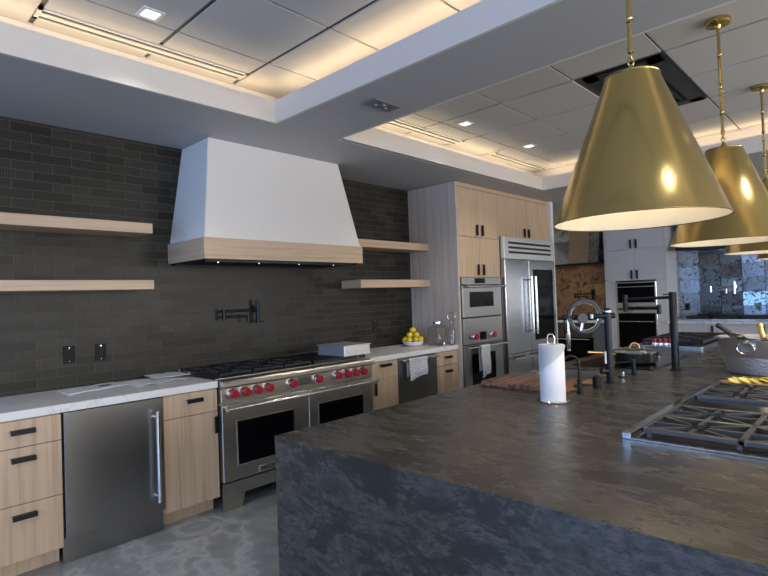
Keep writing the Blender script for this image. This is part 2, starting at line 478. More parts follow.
# ------------------------------------------------------------------ ceiling fittings
DIFP = mat('off_white_metal', (.58, .57, .55), .5)
def diffuser(x0, x1, y, label):
    t = thing('slot_diffuser', ((x0+x1)/2, y, ZT), label, 'air vent', 'slot diffusers')
    w = .066
    b = B()
    box(b, x0, x1, y-w, y-w+.02, ZT-.008, ZT+.004); box(b, x0, x1, y+w-.02, y+w, ZT-.008, ZT+.004)
    box(b, x0, x0+.02, y-w, y+w, ZT-.008, ZT+.004); box(b, x1-.02, x1, y-w, y+w, ZT-.008, ZT+.004)
    obj('frame', b, DIFP, t)
    for s in (0,):
        obj('slat', box(B(), x0+.02, x1-.02, y+s-.020, y+s+.020, ZT-.008, ZT+.002), DIFP, t)
    obj('backing', box(B(), x0+.01, x1-.01, y-.05, y+.05, ZT-.0005, ZT+.003), DGAP, t)
    return t
diffuser(.755, 1.975, 3.14, 'long white slot diffuser in the nearer left ceiling tray')
diffuser(3.30, 4.43, 3.10, 'white slot diffuser nearest the beam in the farther ceiling tray')
diffuser(5.05, 6.25, 3.10, 'farther white slot diffuser above the tall oak cabinets')
def downlight(x, y, z, label, pw=22):
    t = thing('recessed_downlight', (x, y, z), label, 'ceiling light', 'square recessed downlights')
    b = B(); w, u = .058, .040
    for a in ((x-w, x+w, y-w, y-u), (x-w, x+w, y+u, y+w), (x-w, x-u, y-u, y+u), (x+u, x+w, y-u, y+u)): box(b, *a, z-.005, z+.001)
    obj('trim_ring', b, WHITEP, t)
    obj('lens', box(B(), x-u, x+u, y-u, y+u, z-.003, z+.0005), EMIT, t)
    l = bpy.data.lights.new('downlight_lamp', 'SPOT'); l.energy = pw; l.spot_size = R(110); l.spot_blend = .6; l.color = (1, .93, .84); l.shadow_soft_size = .05
    o = bpy.data.objects.new('downlight_lamp', l); COL.objects.link(o); o.location = (x, y, z-.02)
downlight(1.19, 2.77, ZT, 'lit square downlight in the left ceiling tray')
downlight(3.98, 2.71, ZT, 'lit square downlight in the right tray, nearer one')
downlight(5.11, 2.69, ZT, 'lit square downlight in the right tray, farther one')
downlight(7.9, 4.0, ZS, 'small lit downlight in the soffit beyond the refrigerator')
for x, y, lb in ((1.6, -.55, 'added unseen downlight over the room side aisle, for the brass highlight'), (.0, 1.5, 'added unseen downlight over the floor left of the island end'),
                 (3.3, -.5, 'added unseen downlight on the room side of the island, nearest'), (4.7, -.5, 'added unseen downlight on the room side of the island, middle one'), (5.7, -.5, 'added unseen downlight on the room side of the island, farthest')):
    downlight(x, y, ZT, lb, 9 if x == 1.6 else 40)  # added out of frame: first shapes the brass highlight, others light the island top
downlight(8.3, 2.6, ZS, 'added soffit downlight hidden behind the nearest brass pendant')  # added to brighten the dim far cabinets
downlight(8.3, 1.2, ZS, 'added unseen soffit downlight in front of the silver mirrored wall')  # second added fill for the far side, out of sight
t = thing('ceiling_cassette', (4.42, 1.3, ZT), 'black square air cassette in the ceiling behind the nearest brass pendant', 'air conditioner')
b = B()
cx0, cx1, cy0, cy1 = 3.83, 5.0, 1.04, 1.57
for a in ((cx0, cx1, cy0, cy0+.1), (cx0, cx1, cy1-.1, cy1), (cx0, cx0+.1, cy0, cy1), (cx1-.1, cx1, cy0, cy1)): box(b, *a, ZT-.006, ZT+.01, .002)
obj('frame', b, BLACK, t)
for k in range(2):
    e = .13+.07*k; b = B()
    for a in ((cx0+e, cx1-e, cy0+e, cy0+e+.02), (cx0+e, cx1-e, cy1-e-.02, cy1-e), (cx0+e, cx0+e+.02, cy0+e, cy1-e), (cx1-e-.02, cx1-e, cy0+e, cy1-e)): box(b, *a, ZT-.012, ZT+.006, .002)
    obj('louvre', b, BLACKM, t)
obj('backing', box(B(), cx0+.05, cx1-.05, cy0+.05, cy1-.05, ZT, ZT+.008), DGAP, t)
t = thing('soffit_grille', (2.49, 2.33, ZS), 'grey rectangular speaker grille set in the soffit beam', 'ceiling grille')
obj('cover_plate', box(B(), 2.365, 2.605, 2.27, 2.39, ZS-.012, ZS+.001, .004), mat('grille_grey', (.17, .175, .18), .5), t)
for i in range(3):
    for k in range(2): obj('slot', cyl(B(), (2.44+i*.045, 2.31+k*.03), .009, ZS-.0135, ZS-.008), WHITEP if (i+k) % 2 else BLACK, t)

# ------------------------------------------------------------------ floating shelves
def shelf(x0, x1, z0, z1, label):
    b = box(B(), x0, x1, 3.79, 4.079, z0, z1, .002)
    return tag(obj('floating_shelf', b, OAKH, org=((x0+x1)/2, 4.079, z0)), label, 'shelf', 'thick oak floating shelves')
shelf(-1.3, 1.602, 1.972, 2.044, 'upper oak floating shelf left of the hood')
shelf(-1.3, 1.602, 1.574, 1.640, 'lower oak floating shelf left of the hood')
shelf(3.42, 4.735, 1.972, 2.050, 'upper oak floating shelf between hood and tall cabinet')
shelf(3.645, 4.735, 1.562, 1.643, 'lower oak floating shelf between hood and tall cabinet')

# ------------------------------------------------------------------ range hood
t = thing('range_hood', (2.617, 4.079, 1.779), 'tapered white plaster hood with an oak band over the long range', 'range hood')
b = B()
lo = [(1.853, 3.512), (3.385, 3.512), (3.385, 4.079), (1.853, 4.079)]
hi = [(1.976, 3.653), (3.271, 3.653), (3.271, 4.079), (1.976, 4.079)]
A_ = [b.verts.new((*p, 1.93)) for p in lo]; B_ = [b.verts.new((*p, ZS-.001)) for p in hi]
b.faces.new(A_[::-1]); b.faces.new(B_)
for i in range(4): b.faces.new((A_[i], A_[(i+1) % 4], B_[(i+1) % 4], B_[i]))
bmesh.ops.bevel(b, geom=list(b.edges), offset=.004, segments=2, affect='EDGES')
obj('canopy', b, PLASTER, t)
b = B(); th = .03
for a in ((1.837, 3.397, 3.496, 3.496+th), (1.837, 1.837+th, 3.496+th, 4.079), (3.397-th, 3.397, 3.496+th, 4.079)): box(b, *a, 1.779, 1.932, .0015)
obj('oak_band', b, OAKH, t)
b = box(B(), 1.868, 3.366, 3.527, 4.078, 1.80, 1.83)
for x in (1.868, 3.34): box(b, x, x+.026, 3.527, 4.07, 1.77, 1.80)
box(b, 1.868, 3.366, 3.55, 3.58, 1.762, 1.80); box(b, 1.868, 3.366, 4.05, 4.075, 1.762, 1.80)
obj('insert', b, BLACKM, t)
for i in range(4):
    x0 = 1.90+i*.362; b = B()
    for k in range(9): box(b, x0+.01+k*.038, x0+.03+k*.038, 3.59, 4.04, 1.772, 1.79)
    box(b, x0, x0+.35, 3.585, 3.6, 1.768, 1.795); box(b, x0, x0+.35, 4.03, 4.045, 1.768, 1.795)
    obj('baffle_filter', b, BLACKM, t)
for x in (1.98, 2.33, 2.72, 3.1): obj('hood_lamp', cyl(B(), (x, 3.568), .010, 1.757, 1.765), CHROME, t)

# ------------------------------------------------------------------ base cabinets, left of range
YF, YB = 3.437, 4.078
def handle_h(p, x, z, w=.115):
    b = box(B(), x-w/2, x+w/2, YF-.028, YF-.022, z-.022, z+.002, .001)
    box(b, x-w/2, x+w/2, YF-.028, YF+.001, z-.001, z+.004, .001)
    return obj('handle', b, BLACKM, p)
def handle_v(p, x, z, w=.115, y=YF):
    b = box(B(), x-.013, x+.013, y-.028, y-.022, z-w/2, z+w/2, .001)
    box(b, x+.010, x+.014, y-.028, y+.001, z-w/2, z+w/2, .001)
    return obj('handle', b, BLACKM, p)
def carcass(t, x0, x1, m=OAK, y0=YF, y1=YB, top=.866):
    obj('body', box(B(), x0+.001, x1-.001, y0+.02, y1, .10, top), m, t)
    obj('toe_kick', box(B(), x0+.001, x1-.001, y0+.10, y0+.13, 0, .10), m, t)
def front(name, t, x0, x1, z0, z1, m=OAK, y=YF):
    return obj(name, box(B(), x0+.002, x1-.002, y, y+.019, z0+.002, z1-.002, .001), m, t)
def drawer_cabinet(x0, x1, zs, label, group='oak drawer cabinets under the counters'):
    t = thing('drawer_cabinet', ((x0+x1)/2, YF, 0), label, 'cabinet', group)
    carcass(t, x0, x1)
    for z0, z1 in zs:
        d = front('drawer', t, x0, x1, z0, z1); handle_h(d, (x0+x1)/2, z1-.055 if z1-z0 > .2 else (z0+z1)/2+.02)
    return t
drawer_cabinet(.53, .905, [(.714, .862), (.408, .714), (.105, .408)], 'three drawer oak cabinet left of the undercounter refrigerator')
drawer_cabinet(-.30, .527, [(.714, .862), (.408, .714), (.105, .408)], 'wide three drawer oak cabinet at the far left under the white counter')
t = thing('undercounter_refrigerator', (1.197, YF, 0), 'plain stainless undercounter refrigerator with a long vertical bar handle', 'refrigerator')
obj('body', box(B(), .910, 1.484, YF+.03, YB, .147, .866), BLACK, t)
d = obj('door', box(B(), .914, 1.482, YF-.012, YF+.028, .145, .862, .002), STEELD, t)
b = tube(B(), [(1.428, YF-.06, .215), (1.428, YF-.06, .785)], .013, 14)
for z in (.25, .75): tube(b, [(1.428, YF-.06, z), (1.428, YF-.010, z)], .008, 10)
obj('handle', b, STEELS, d)
obj('kick_panel', box(B(), .912, 1.482, YF+.03, YF+.06, 0, .145), STEELD, t)
t = thing('base_cabinet', (1.68, YF, 0), 'oak cabinet with one drawer over one door, left of the range', 'cabinet')
carcass(t, 1.487, 1.872)
d = front('drawer', t, 1.487, 1.872, .707, .862); handle_h(d, 1.70, .815)
d = front('door', t, 1.487, 1.872, .105, .707); handle_v(d, 1.848, .615)
tag(obj('countertop', box(B(), -.9, 1.874, 3.427, 4.079, .868, .914, .002), QUARTZ, org=(.5, 3.427, .868)), 'white veined quartz countertop left of the range', 'countertop')
tag(obj('countertop', box(B(), 3.378, 4.737, 3.427, 4.079, .868, .914, .002), QUARTZ, org=(4.07, 3.427, .868)), 'white quartz countertop right of the range under the lemon bowl', 'countertop')
# right of range
t = thing('base_cabinet', (3.58, YF, 0), 'narrow oak cabinet with drawer and door, right of the range', 'cabinet')
carcass(t, 3.38, 3.757)
d = front('drawer', t, 3.38, 3.757, .705, .862); handle_h(d, 3.575, .835, .15)
d = front('door', t, 3.38, 3.757, .105, .705); handle_v(d, 3.43, .62)
t = thing('dishwasher', (4.06, YF, 0), 'stainless dishwasher with a bar handle below the lemon bowl', 'dishwasher')
obj('body', box(B(), 3.762, 4.356, YF+.03, YB, .10, .866), BLACK, t)
d = obj('door', box(B(), 3.764, 4.354, YF-.008, YF+.028, .12, .862, .002), STEELD, t)
b = tube(B(), [(3.79, YF-.055, .842), (4.33, YF-.055, .842)], .012, 14)
for x in (3.81, 4.31): tube(b, [(x, YF-.055, .842), (x, YF-.006, .842)], .009, 10)
obj('handle', b, STEELS, d)
drawer_cabinet(4.36, 4.735, [(.715, .862), (.408, .715), (.105, .408)], 'oak drawer cabinet between the dishwasher and the tall cabinet')

# draped tea towels
def towel(x0, x1, yb, zt, zf, zk, r, label, loc):
    b = B(); nx = 14; path = []
    n = 12
    for i in range(n+1): path.append((yb-r-.004-.006*math.sin(i*.5), zf+(zt-zf)*i/n, i/n))
    for a in range(1, 6): path.append((yb-r*math.cos(math.pi*a/6), zt+r*math.sin(math.pi*a/6), 1))
    for i in range(8): path.append((yb+r+.003, zt-(zt-zk)*i/7, 1-i/9))
    rows = []
    for j, (y, z, s) in enumerate(path):
        row = []
        for i in range(nx+1):
            u = i/nx; w = 1-s
            xx = x0+(x1-x0)*u+.010*w*math.sin(5*u)+(.0 if j < n else .0)
            yy = y-.007*w*math.sin(u*9+.6) if j <= n else y+.0*w
            zz = z+(.022*(1-s)*math.sin(u*2.5-.8) if j < n else 0)
            row.append(b.verts.new((xx, yy, zz)))
        rows.append(row)
    for p, q in zip(rows, rows[1:]):
        for i in range(nx):
            f = b.faces.new((p[i], p[i+1], q[i+1], q[i])); f.smooth = True
    bmesh.ops.recalc_face_normals(b, faces=b.faces)
    bmesh.ops.solidify(b, geom=list(b.faces), thickness=-.002)
    return tag(obj('tea_towel', b, CLOTH, org=loc), label, 'towel', 'checked tea towels on handles')
towel(3.845, 4.125, YF-.055, .842, .662, .68, .0135, 'checked tea towel hanging over the dishwasher handle', (3.98, YF-.055, .842))

# ------------------------------------------------------------------ the range
KNOBZ = .815
def knob(p, x, y, z):
    k = obj('knob', lathe(B(), [(0, y-.056), (.026, y-.056), (.031, y-.050), (.032, y-.022), (.028, y-.016), (0, y-.016)], (x, z), 22, 'y'), RED, p, label='red knob')
    obj('bezel', lathe(B(), [(.031, y-.022), (.035, y-.016), (.037, y+.001), (0, y+.001), (0, y-.022), (.031, y-.022)], (x, z), 22, 'y'), CHROME, k)
    return k
def oven_door(t, x0, x1, z0, z1, wx0, wx1, wz0, wz1, hz, y=3.40, hy=.062, hr=.014, hx=None, m=STEEL):
    d = obj('oven_door', box(B(), x0, x1, y, y+.04, z0, z1, .003), m, t)
    b = B()
    for a in ((wx0-.008, wx1+.008, wz0-.008, wz0), (wx0-.008, wx1+.008, wz1, wz1+.008), (wx0-.008, wx0, wz0, wz1), (wx1, wx1+.008, wz0, wz1)): box(b, a[0], a[1], y-.003, y+.002, a[2], a[3])
    obj('window_frame', b, STEELS if m is STEEL else STEELD, d)
    obj('oven_window', box(B(), wx0, wx1, y-.002, y+.004, wz0, wz1), BGLASS, d)
    h0, h1 = hx or (x0+.01, x1-.01)
    b = tube(B(), [(h0, y-hy, hz), (h1, y-hy, hz)], hr, 16)
    for x in (h0+.03, h1-.03): tube(b, [(x, y-hy, hz), (x, y+.001, hz)], hr*.8, 12)
    for x in (h0, h1): cyl(b, (y-hy, hz), hr*1.15, x-.012 if x == h0 else x-.004, x+.004 if x == h0 else x+.012, 'x', 16)
    obj('handle', b, STEELS, d)
    return d
t = thing('kitchen_range', (2.64, 3.40, 0), 'wide double oven stainless range with ten red knobs under the white hood', 'range')
RX0, RX1 = 1.882, 3.374
obj('body', box(B(), RX0, RX1, 3.442, 4.06, .10, .90), STEELD, t)
obj('control_panel', box(B(), RX0, RX1, 3.402, 3.442, .752, .856, .003), STEEL, t)
obj('bullnose', prism(B(), [(3.442, .858), (3.375, .862), (3.366, .872), (3.366, .896), (3.376, .908), (3.50, .912), (3.50, .858)], RX0, RX1), STEEL, t)
obj('cooktop_pan', box(B(), RX0+.01, RX1-.002, 3.50, 4.06, .898, .918, .002), STEELD, t)
obj('rear_trim', box(B(), RX0, RX1, 4.045, 4.072, .90, .958, .003), STEELS, t)
for x in (1.965, 2.062, 2.162, 2.261, 2.477, 2.735, 2.951, 3.052, 3.148, 3.244): knob(t, x, 3.402, KNOBZ)
obj('display', box(B(), 2.545, 2.675, 3.398, 3.404, .785, .848, .002), STEELD, t)
oven_door(t, RX0+.002, 2.641, .20, .738, 2.003, 2.488, .305, .607, .716)
oven_door(t, 2.647, RX1-.002, .20, .738, 2.750, 3.240, .305, .607, .716)
b = B()
prism(b, [(RX0+.002, .19), (RX0+.002, .0), (RX0+.14, .0), (RX0+.17, .10), (RX1-.17, .10), (RX1-.14, 0), (RX1-.002, 0), (RX1-.002, .19)], 3.405, 3.425, 'y')
obj('kick_panel', b, STEEL, t)
for x in (RX0+.06, RX1-.06):
    obj('leg', cyl(B(), (x, 3.99), .025, 0, .10), STEELS, t)
pl = obj('badge', box(B(), 2.168, 2.322, 3.397, 3.402, .208, .252, .001), STEELS, t)
obj('lettering', text_bm('WOLF', .042, (2.245, 3.3965, .2295), (1, 0, 0), (0, 0, 1)), BLACK, pl)
# burners and grates: three grate sections and a grill/griddle section
def grate_section(t, x0, x1, y0, y1, z, nb=2, m=IRON, th=.012, bars=True, hgt=.03):
    cx, n = (x0+x1)/2, nb
    b = B()
    for a in ((x0, x1, y0, y0+th), (x0, x1, y1-th, y1), (x0, x0+th, y0, y1), (x1-th, x1, y0, y1), (x0, x1, (y0+y1)/2-th/2, (y0+y1)/2+th/2)): box(b, *a, z-hgt*.55, z, .002)
    for x in (x0+.01, x1-.02):
        for y in (y0+.005, y1-.018): box(b, x, x+.012, y, y+.012, z-hgt, z-.01)
    for k in range(n):
        yc = y0+(y1-y0)*(k+.5)/n; rr = min((x1-x0), (y1-y0)/n)/2
        for q in range(8):
            a = q*math.pi/4
            p0 = Vector((cx+math.cos(a)*.035, yc+math.sin(a)*.035, z-.006))
            sc = min((x1-x0)/2/max(abs(math.cos(a)), 1e-6), (y1-y0)/n/2/max(abs(math.sin(a)), 1e-6))
            p1 = Vector((cx+math.cos(a)*(sc-.004), yc+math.sin(a)*(sc-.004), z-.006))
            d = (p1-p0).normalized(); s = Vector((-d.y, d.x, 0))*.005
            vs = []
            for zz in (-.008, .006):
                for pp in (p0+s, p1+s, p1-s, p0-s): vs.append(b.verts.new(pp+Vector((0, 0, zz))))
            for f in ((3, 2, 1, 0), (4, 5, 6, 7), (0, 1, 5, 4), (1, 2, 6, 5), (2, 3, 7, 6), (3, 0, 4, 7)): b.faces.new([vs[i] for i in f])
    g = obj('grate', b, m, t)
    for k in range(n):
        yc = y0+(y1-y0)*(k+.5)/n
        bb = lathe(B(), [(0, z-.024), (.030, z-.024), (.034, z-.030), (.045, z-.034), (.045, z-hgt-.008), (0, z-hgt-.008)], (cx, yc), 20)
        obj('burner', bb, BLACKM, t)
for i in range(3):
    x0 = 1.905+i*.283
    grate_section(t, x0, x0+.278, 3.475, 4.035, .955)
b = B()
for k in range(24): box(b, 2.775+k*.0205, 2.785+k*.0205, 3.475, 4.03, .935, .953)
for y in (3.47, 3.74, 4.02): box(b, 2.77, 3.262, y, y+.014, .925, .947)
obj('grill_grate', b, IRON, t)
obj('griddle_plate', box(B(), 3.272, RX1-.004, 3.475, 4.035, .915, .948, .004), STEELS, t)
t = thing('griddle_cover', (3.24, 3.62, .955), 'shallow stainless pan turned over on the right end of the range', 'pan lid')
b = box(B(), 3.085, 3.40, 3.445, 3.80, .9555, 1.045, .006, 2); obj('pan_body', b, ALU, t)
obj('rim', box(B(), 3.075, 3.41, 3.435, 3.81, 1.039, 1.048, .003), ALU, t)
obj('rim', box(B(), 3.078, 3.407, 3.438, 3.806, .9555, .961, .002), ALU, t)

# ------------------------------------------------------------------ wall items
def pot_filler(x, y, z, d, label, m=BLACKM, s=1.0, group=None, ax='x'):
    """wall plate at (x,y,z) on plane; arm folds towards d (-1 left)"""
    t = thing('pot_filler', (x, y, z), label, 'faucet', group)
    def V(a, o, zz):   # a along wall, o off the wall
        return (x+a, y-o, zz) if ax == 'x' else (x-o, y+a, zz)
    obj('wall_plate', tube(B(), [V(0, -.0005, z+.02*s), V(0, .014, z+.02*s)], .032*s, 24), m, t)
    b = tube(B(), [V(0, .055, z-.10*s), V(0, .055, z+.10*s)], .017*s, 18)
    tube(b, [V(0, .01, z+.02*s), V(0, .06, z+.02*s)], .012*s, 14)
    obj('valve_body', b, m, t)
    obj('lever', tube(B(), [V(0, .055, z-.085*s), V(.055*s, .055, z-.092*s)], .005*s, 10), m, t)
    obj('arm', tube(B(), [V(0, .062, z+.015*s), V(.32*s*d, .062, z+.012*s)], .010*s, 14), m, t)
    obj('elbow', tube(B(), [V(.33*s*d, .062, z-.065*s), V(.33*s*d, .062, z+.035*s)], .015*s, 16), m, t)
    obj('arm', tube(B(), [V(.33*s*d, .062, z-.035*s), V(.11*s*d, .075, z-.035*s)], .010*s, 14), m, t)
    obj('spout', tube(B(), [V(.11*s*d, .075, z-.02*s), V(.11*s*d, .075, z-.09*s)], .012*s, 14), m, t)
    return t
pot_filler(2.60, 4.079, 1.375, -1, 'matte black folding pot filler on the dark tile above the range')
def outlet(x, z, label, w=.036, h=.058, kind=0):
    t = thing('outlet', (x, 4.079, z), label, 'outlet', 'black wall outlets')
    obj('cover_plate', box(B(), x-w, x+w, 4.072, 4.0795, z-h, z+h, .002), DGAP, t)
    obj('socket', box(B(), x-.017, x+.017, 4.069, 4.073, z-.035, z+.035, .002), DGAP, t)
    for dz in ((-.046, .046) if kind == 0 else (-.046, 0, .046)):
        obj('screw', cyl(B(), (x, z+dz), .0045, 4.0695, 4.073, 'y', 10), CHROME, t)
outlet(1.13, 1.142, 'black wall outlet farther left above the open booklet')
outlet(1.33, 1.14, 'black wall outlet nearer the range, left of the hood', kind=1)
outlet(4.115, 1.156, 'black wall outlet right of the range near the lemon bowl')

# papers on the left counter
def sheet(name, pts, z, label, m=PAPER, th=.004, curl=.0, cat='paper'):
    b = B(); n = 8
    P00, P10, P11, P01 = [Vector(p) for p in pts]; g = []
    for j in range(n+1):
        r_ = []
        for i in range(n+1):
            u, v = i/n, j/n
            p = (P00*(1-u)+P10*u)*(1-v)+(P01*(1-u)+P11*u)*v
            r_.append(b.verts.new((p.x, p.y, z+curl*(math.sin(math.pi*2*u)**2)*.5+curl*.3*v)))
        g.append(r_)
    for j in range(n):
        for i in range(n): f = b.faces.new((g[j][i], g[j][i+1], g[j+1][i+1], g[j+1][i])); f.smooth = True
    r_ = bmesh.ops.extrude_face_region(b, geom=list(b.faces))
    for e in r_['geom']:
        if isinstance(e, bmesh.types.BMVert): e.co.z += th
    return tag(obj(name, b, m, org=(P00.x, P00.y, z)), label, cat)
bk = sheet('booklet', [(1.03, 3.74), (1.43, 3.86), (1.40, 4.05), (1.02, 3.95)], .9145, 'open white booklet with a small dark picture on the left counter', th=.005, curl=.006, cat='booklet')
obj('printed_picture', box(B(), 1.26, 1.33, 3.88, 3.92, .9225, .9265), BLACK, bk, label='small dark printed pictures')
sheet('paper_sheet', [(1.42, 3.66), (1.80, 3.74), (1.78, 3.98), (1.40, 3.93)], .9145, 'white crumpled sheet lying between the booklet and the range', th=.002, curl=.016)
sheet('paper_sheet', [(1.60, 3.82), (1.862, 3.80), (1.86, 4.03), (1.62, 4.05)], .9335, 'topmost white sheet at the back corner beside the range', th=.002, curl=.006)

# bowl of lemons
t = thing('fruit_bowl', (4.44, 3.82, .914), 'shallow white bowl heaped with lemons on the right counter', 'bowl')
obj('bowl_body', lathe(B(), [(0, .9145), (.065, .9145), (.095, .925), (.122, .965), (.118, .967), (.09, .935), (0, .924)], (4.44, 3.82), 36), WHITEC, t)
lem = None
LP = [(.088*math.cos(R(45*q+15)), .088*math.sin(R(45*q+15)), .986) for q in range(8)]
LP += [(.050*math.cos(R(90*q)), .050*math.sin(R(90*q)), 1.036) for q in range(4)]+[(.0, .0, 1.088)]
for i, (dx, dy, z) in enumerate(LP):
    if lem is None:
        b = B(); lathe(b, [(0, -.036), (.006, -.034), (.018, -.026), (.027, -.010), (.0285, .003), (.024, .018), (.014, .028), (.006, .034), (0, .038)], (0, 0), 18)
        o = obj('lemon', b, LEMON); obj('stem_tip', cyl(B(), (0, 0), .003, -.040, -.034), mat('stem_brown', (.2, .16, .04), .7), o)
        lem = o
    else: o = copy_tree(lem)
    o.location = (4.44+dx, 3.82+dy, z); o.rotation_euler = (R(90), 0, math.atan2(dy, dx)+R(90 if i % 2 else -90)) if i < 12 else (R(90), 0, R(40)); o.scale = (1.04,)*3
    where = 'one of the lemons in the lower layer of the white bowl' if i < 8 else ('one of the lemons in the middle layer of the heap' if i < 12 else 'topmost lemon of the heap in the white bowl')
    tag(o, where, 'lemon', 'lemons in the lower layer' if i < 8 else 'lemons in the middle layer' if i < 12 else None)

# glass dispenser jar
t = thing('glass_jar', (4.61, 3.61, .914), 'clear square glass jar with a silver lid beside the lemon bowl', 'jar')
jx, jy = 4.61, 3.61
def sqring(b, w, z, rc):
    pts = []
    for cxn, cyn, a0 in ((1, 1, 0), (-1, 1, 90), (-1, -1, 180), (1, -1, 270)):
        for k in range(5):
            a = R(a0+k*22.5); pts.append(b.verts.new((jx+cxn*(w-rc)+rc*math.cos(a), jy+cyn*(w-rc)+rc*math.sin(a), z)))
    return pts
b = B(); prof = [(.080, .915, .02), (.081, .925, .025), (.081, 1.09, .025), (.073, 1.115, .03), (.045, 1.135, .044), (.042, 1.15, .041),
                 (.038, 1.15, .037), (.041, 1.133, .040), (.071, 1.112, .028), (.079, 1.089, .024), (.079, .926, .024), (.077, .919, .02)]
rs = [sqring(b, w, z, rc) for w, z, rc in prof]
for p, q in zip(rs, rs[1:]):
    for i in range(20): f = b.faces.new((p[i], p[(i+1) % 20], q[(i+1) % 20], q[i])); f.smooth = True
b.faces.new(rs[0][::-1]); b.faces.new(rs[-1])
obj('jar_body', b, GLASS, t)
obj('lid', lathe(B(), [(0, 1.151), (.047, 1.151), (.047, 1.172), (.03, 1.178), (0, 1.178)], (jx, jy), 24), STEELS, t)
obj('tap', tube(B(), [(jx-.03, jy-.084, .945), (jx-.03, jy-.11, .945), (jx-.03, jy-.11, .93)], .007, 10), STEELS, t)
t2 = thing('glass_bottle', (4.69, 3.475, .914), 'slim clear glass bottle with a ring stopper, right of the square jar', 'bottle')
obj('bottle_body', lathe(B(), [(0, .915), (.029, .915), (.033, .925), (.033, 1.08), (.022, 1.12), (.011, 1.14), (.011, 1.178), (.009, 1.178), (.009, 1.14), (.020, 1.118), (.031, 1.078), (.031, .926), (0, .920)], (4.69, 3.475), 28), GLASS, t2)
obj('ring_stopper', tube(B(), [(4.69+.042*math.cos(a)*.69, 3.475-.042*math.cos(a)*.72, 1.222+.045*math.sin(a)) for a in [2*math.pi*i/28 for i in range(28)]], .007, 10, closed=True), mat('pale_copper', (.62, .52, .45), .3, 1), t2)

# ------------------------------------------------------------------ tall oak cabinet with wall ovens
YT = 3.394
t = thing('tall_cabinet', (5.17, YT, 0), 'tall oak cabinet with a grooved side painted in window-lit grey, housing the two wall ovens', 'cabinet')
b = box(B(), 4.738, 4.764, YT, 4.079, 0, 2.705, .001)
obj('side_panel', b, OAKLIT, t)
b = B()
for y in (3.50, 3.61, 3.72, 3.83, 3.94, 4.03): box(b, 4.7365, 4.739, y-.0015, y+.0015, .916, 2.704)
obj('panel_groove', b, mat('groove_grey', (.30, .26, .22), .7), t)
obj('side_panel', box(B(), 5.576, 5.60, YT, 4.079, 0, 2.705, .001), OAK, t)
obj('body', box(B(), 4.765, 5.575, YT+.02, 4.07, 1.652, 2.705), OAK, t)
obj('body', box(B(), 4.765, 5.575, YT+.02, 4.07, .08, .37), OAK, t)
obj('back_panel', box(B(), 4.765, 5.575, 4.05, 4.07, .371, 1.651), OAK, t)
obj('top_rail', box(B(), 4.765, 5.575, YT, YT+.019, 2.658, 2.705, .001), OAK, t)
for z0, z1, hz in ((2.108, 2.655, 2.19), (1.652, 2.105, 1.735)):
    for x0, x1, hx in ((4.766, 5.170, 5.115), (5.170, 5.574, 5.225)):
        d = front('door', t, x0, x1, z0, z1, OAK, YT); handle_v(d, hx, hz, .125, YT)
d = front('drawer', t, 4.766, 5.574, .10, .37, OAK, YT)
# over the refrigerator
t = thing('tall_cabinet', (6.27, YT, 2.15), 'oak cabinet spanning above the tall stainless refrigerator', 'cabinet')
obj('body', box(B(), 5.601, 6.928, YT+.02, 4.079, 2.15, 2.705), OAK, t)
obj('top_rail', box(B(), 5.601, 6.928, YT, YT+.019, 2.658, 2.705, .001), OAK, t)
for x0, x1, hx in ((5.602, 6.265, 6.21), (6.265, 6.927, 6.32)):
    d = front('door', t, x0, x1, 2.152, 2.655, OAK, YT); handle_v(d, hx, 2.225, .11, YT)
t = thing('wall_oven', (5.17, YT, 1.195), 'upper stainless wall oven with a small dark display', 'oven', 'built-in wall ovens')
YO = YT-.022
obj('body', box(B(), 4.767, 5.573, YO+.042, 4.04, 1.196, 1.651), BLACK, t)
obj('control_panel', box(B(), 4.772, 5.568, YO, YO+.04, 1.568, 1.648, .002), STEELD, t)
obj('display', box(B(), 5.02, 5.225, YO-.003, YO+.001, 1.582, 1.638, .001), BGLASS, t)
oven_door(t, 4.772, 5.568, 1.205, 1.562, 4.90, 5.39, 1.315, 1.485, 1.545, YO, .06, .013, (4.79, 5.56), STEELD)
t = thing('wall_oven', (5.17, YT, .37), 'lower stainless wall oven with two red knobs and a hanging towel', 'oven', 'built-in wall ovens')
obj('body', box(B(), 4.767, 5.573, YO+.042, 4.04, .371, 1.194), BLACK, t)
obj('control_panel', box(B(), 4.772, 5.568, YO, YO+.04, .905, 1.192, .002), STEELD, t)
obj('display', box(B(), 5.08, 5.21, YO-.003, YO+.001, .94, 1.03, .001), BGLASS, t)
knob(t, 4.965, YO, .985); knob(t, 5.33, YO, .985)
oven_door(t, 4.772, 5.568, .375, .898, 4.90, 5.39, .44, .79, .873, YO, .06, .013, (4.79, 5.56), STEELD)
towel(4.985, 5.165, YO-.06, .873, .545, .60, .0145, 'checked tea towel hanging over the lower wall oven handle', (5.07, YO-.06, .873))

# refrigerator
FRS = brushed('cool_satin_steel', (.44, .455, .47), .2)
t = thing('refrigerator', (6.265, 3.30, 0), 'tall stainless refrigerator with louvred top grille and a glass door pane', 'refrigerator')
F0, F1, FY = 5.612, 6.922, 3.335
obj('body', box(B(), F0, F1, FY+.045, 4.07, .08, 2.148), FRS, t)
obj('grille_frame', box(B(), F0+.002, F1-.002, FY, FY+.044, 1.875, 2.146, .004), ALU, t)
for k in range(3):
    obj('louvre', box(B(), F0+.10, F1-.10, FY-.003, FY+.004, 1.945+k*.058, 1.972+k*.058, .002), BLACK, t)
xm = 6.20
d = obj('door', box(B(), F0+.003, xm-.003, FY, FY+.044, .715, 1.868, .004), FRS, t)
b = tube(B(), [(xm-.055, FY-.065, .93), (xm-.055, FY-.065, 1.66)], .014, 14)
for z in (.97, 1.62): tube(b, [(xm-.055, FY-.065, z), (xm-.055, FY+.001, z)], .010, 10)
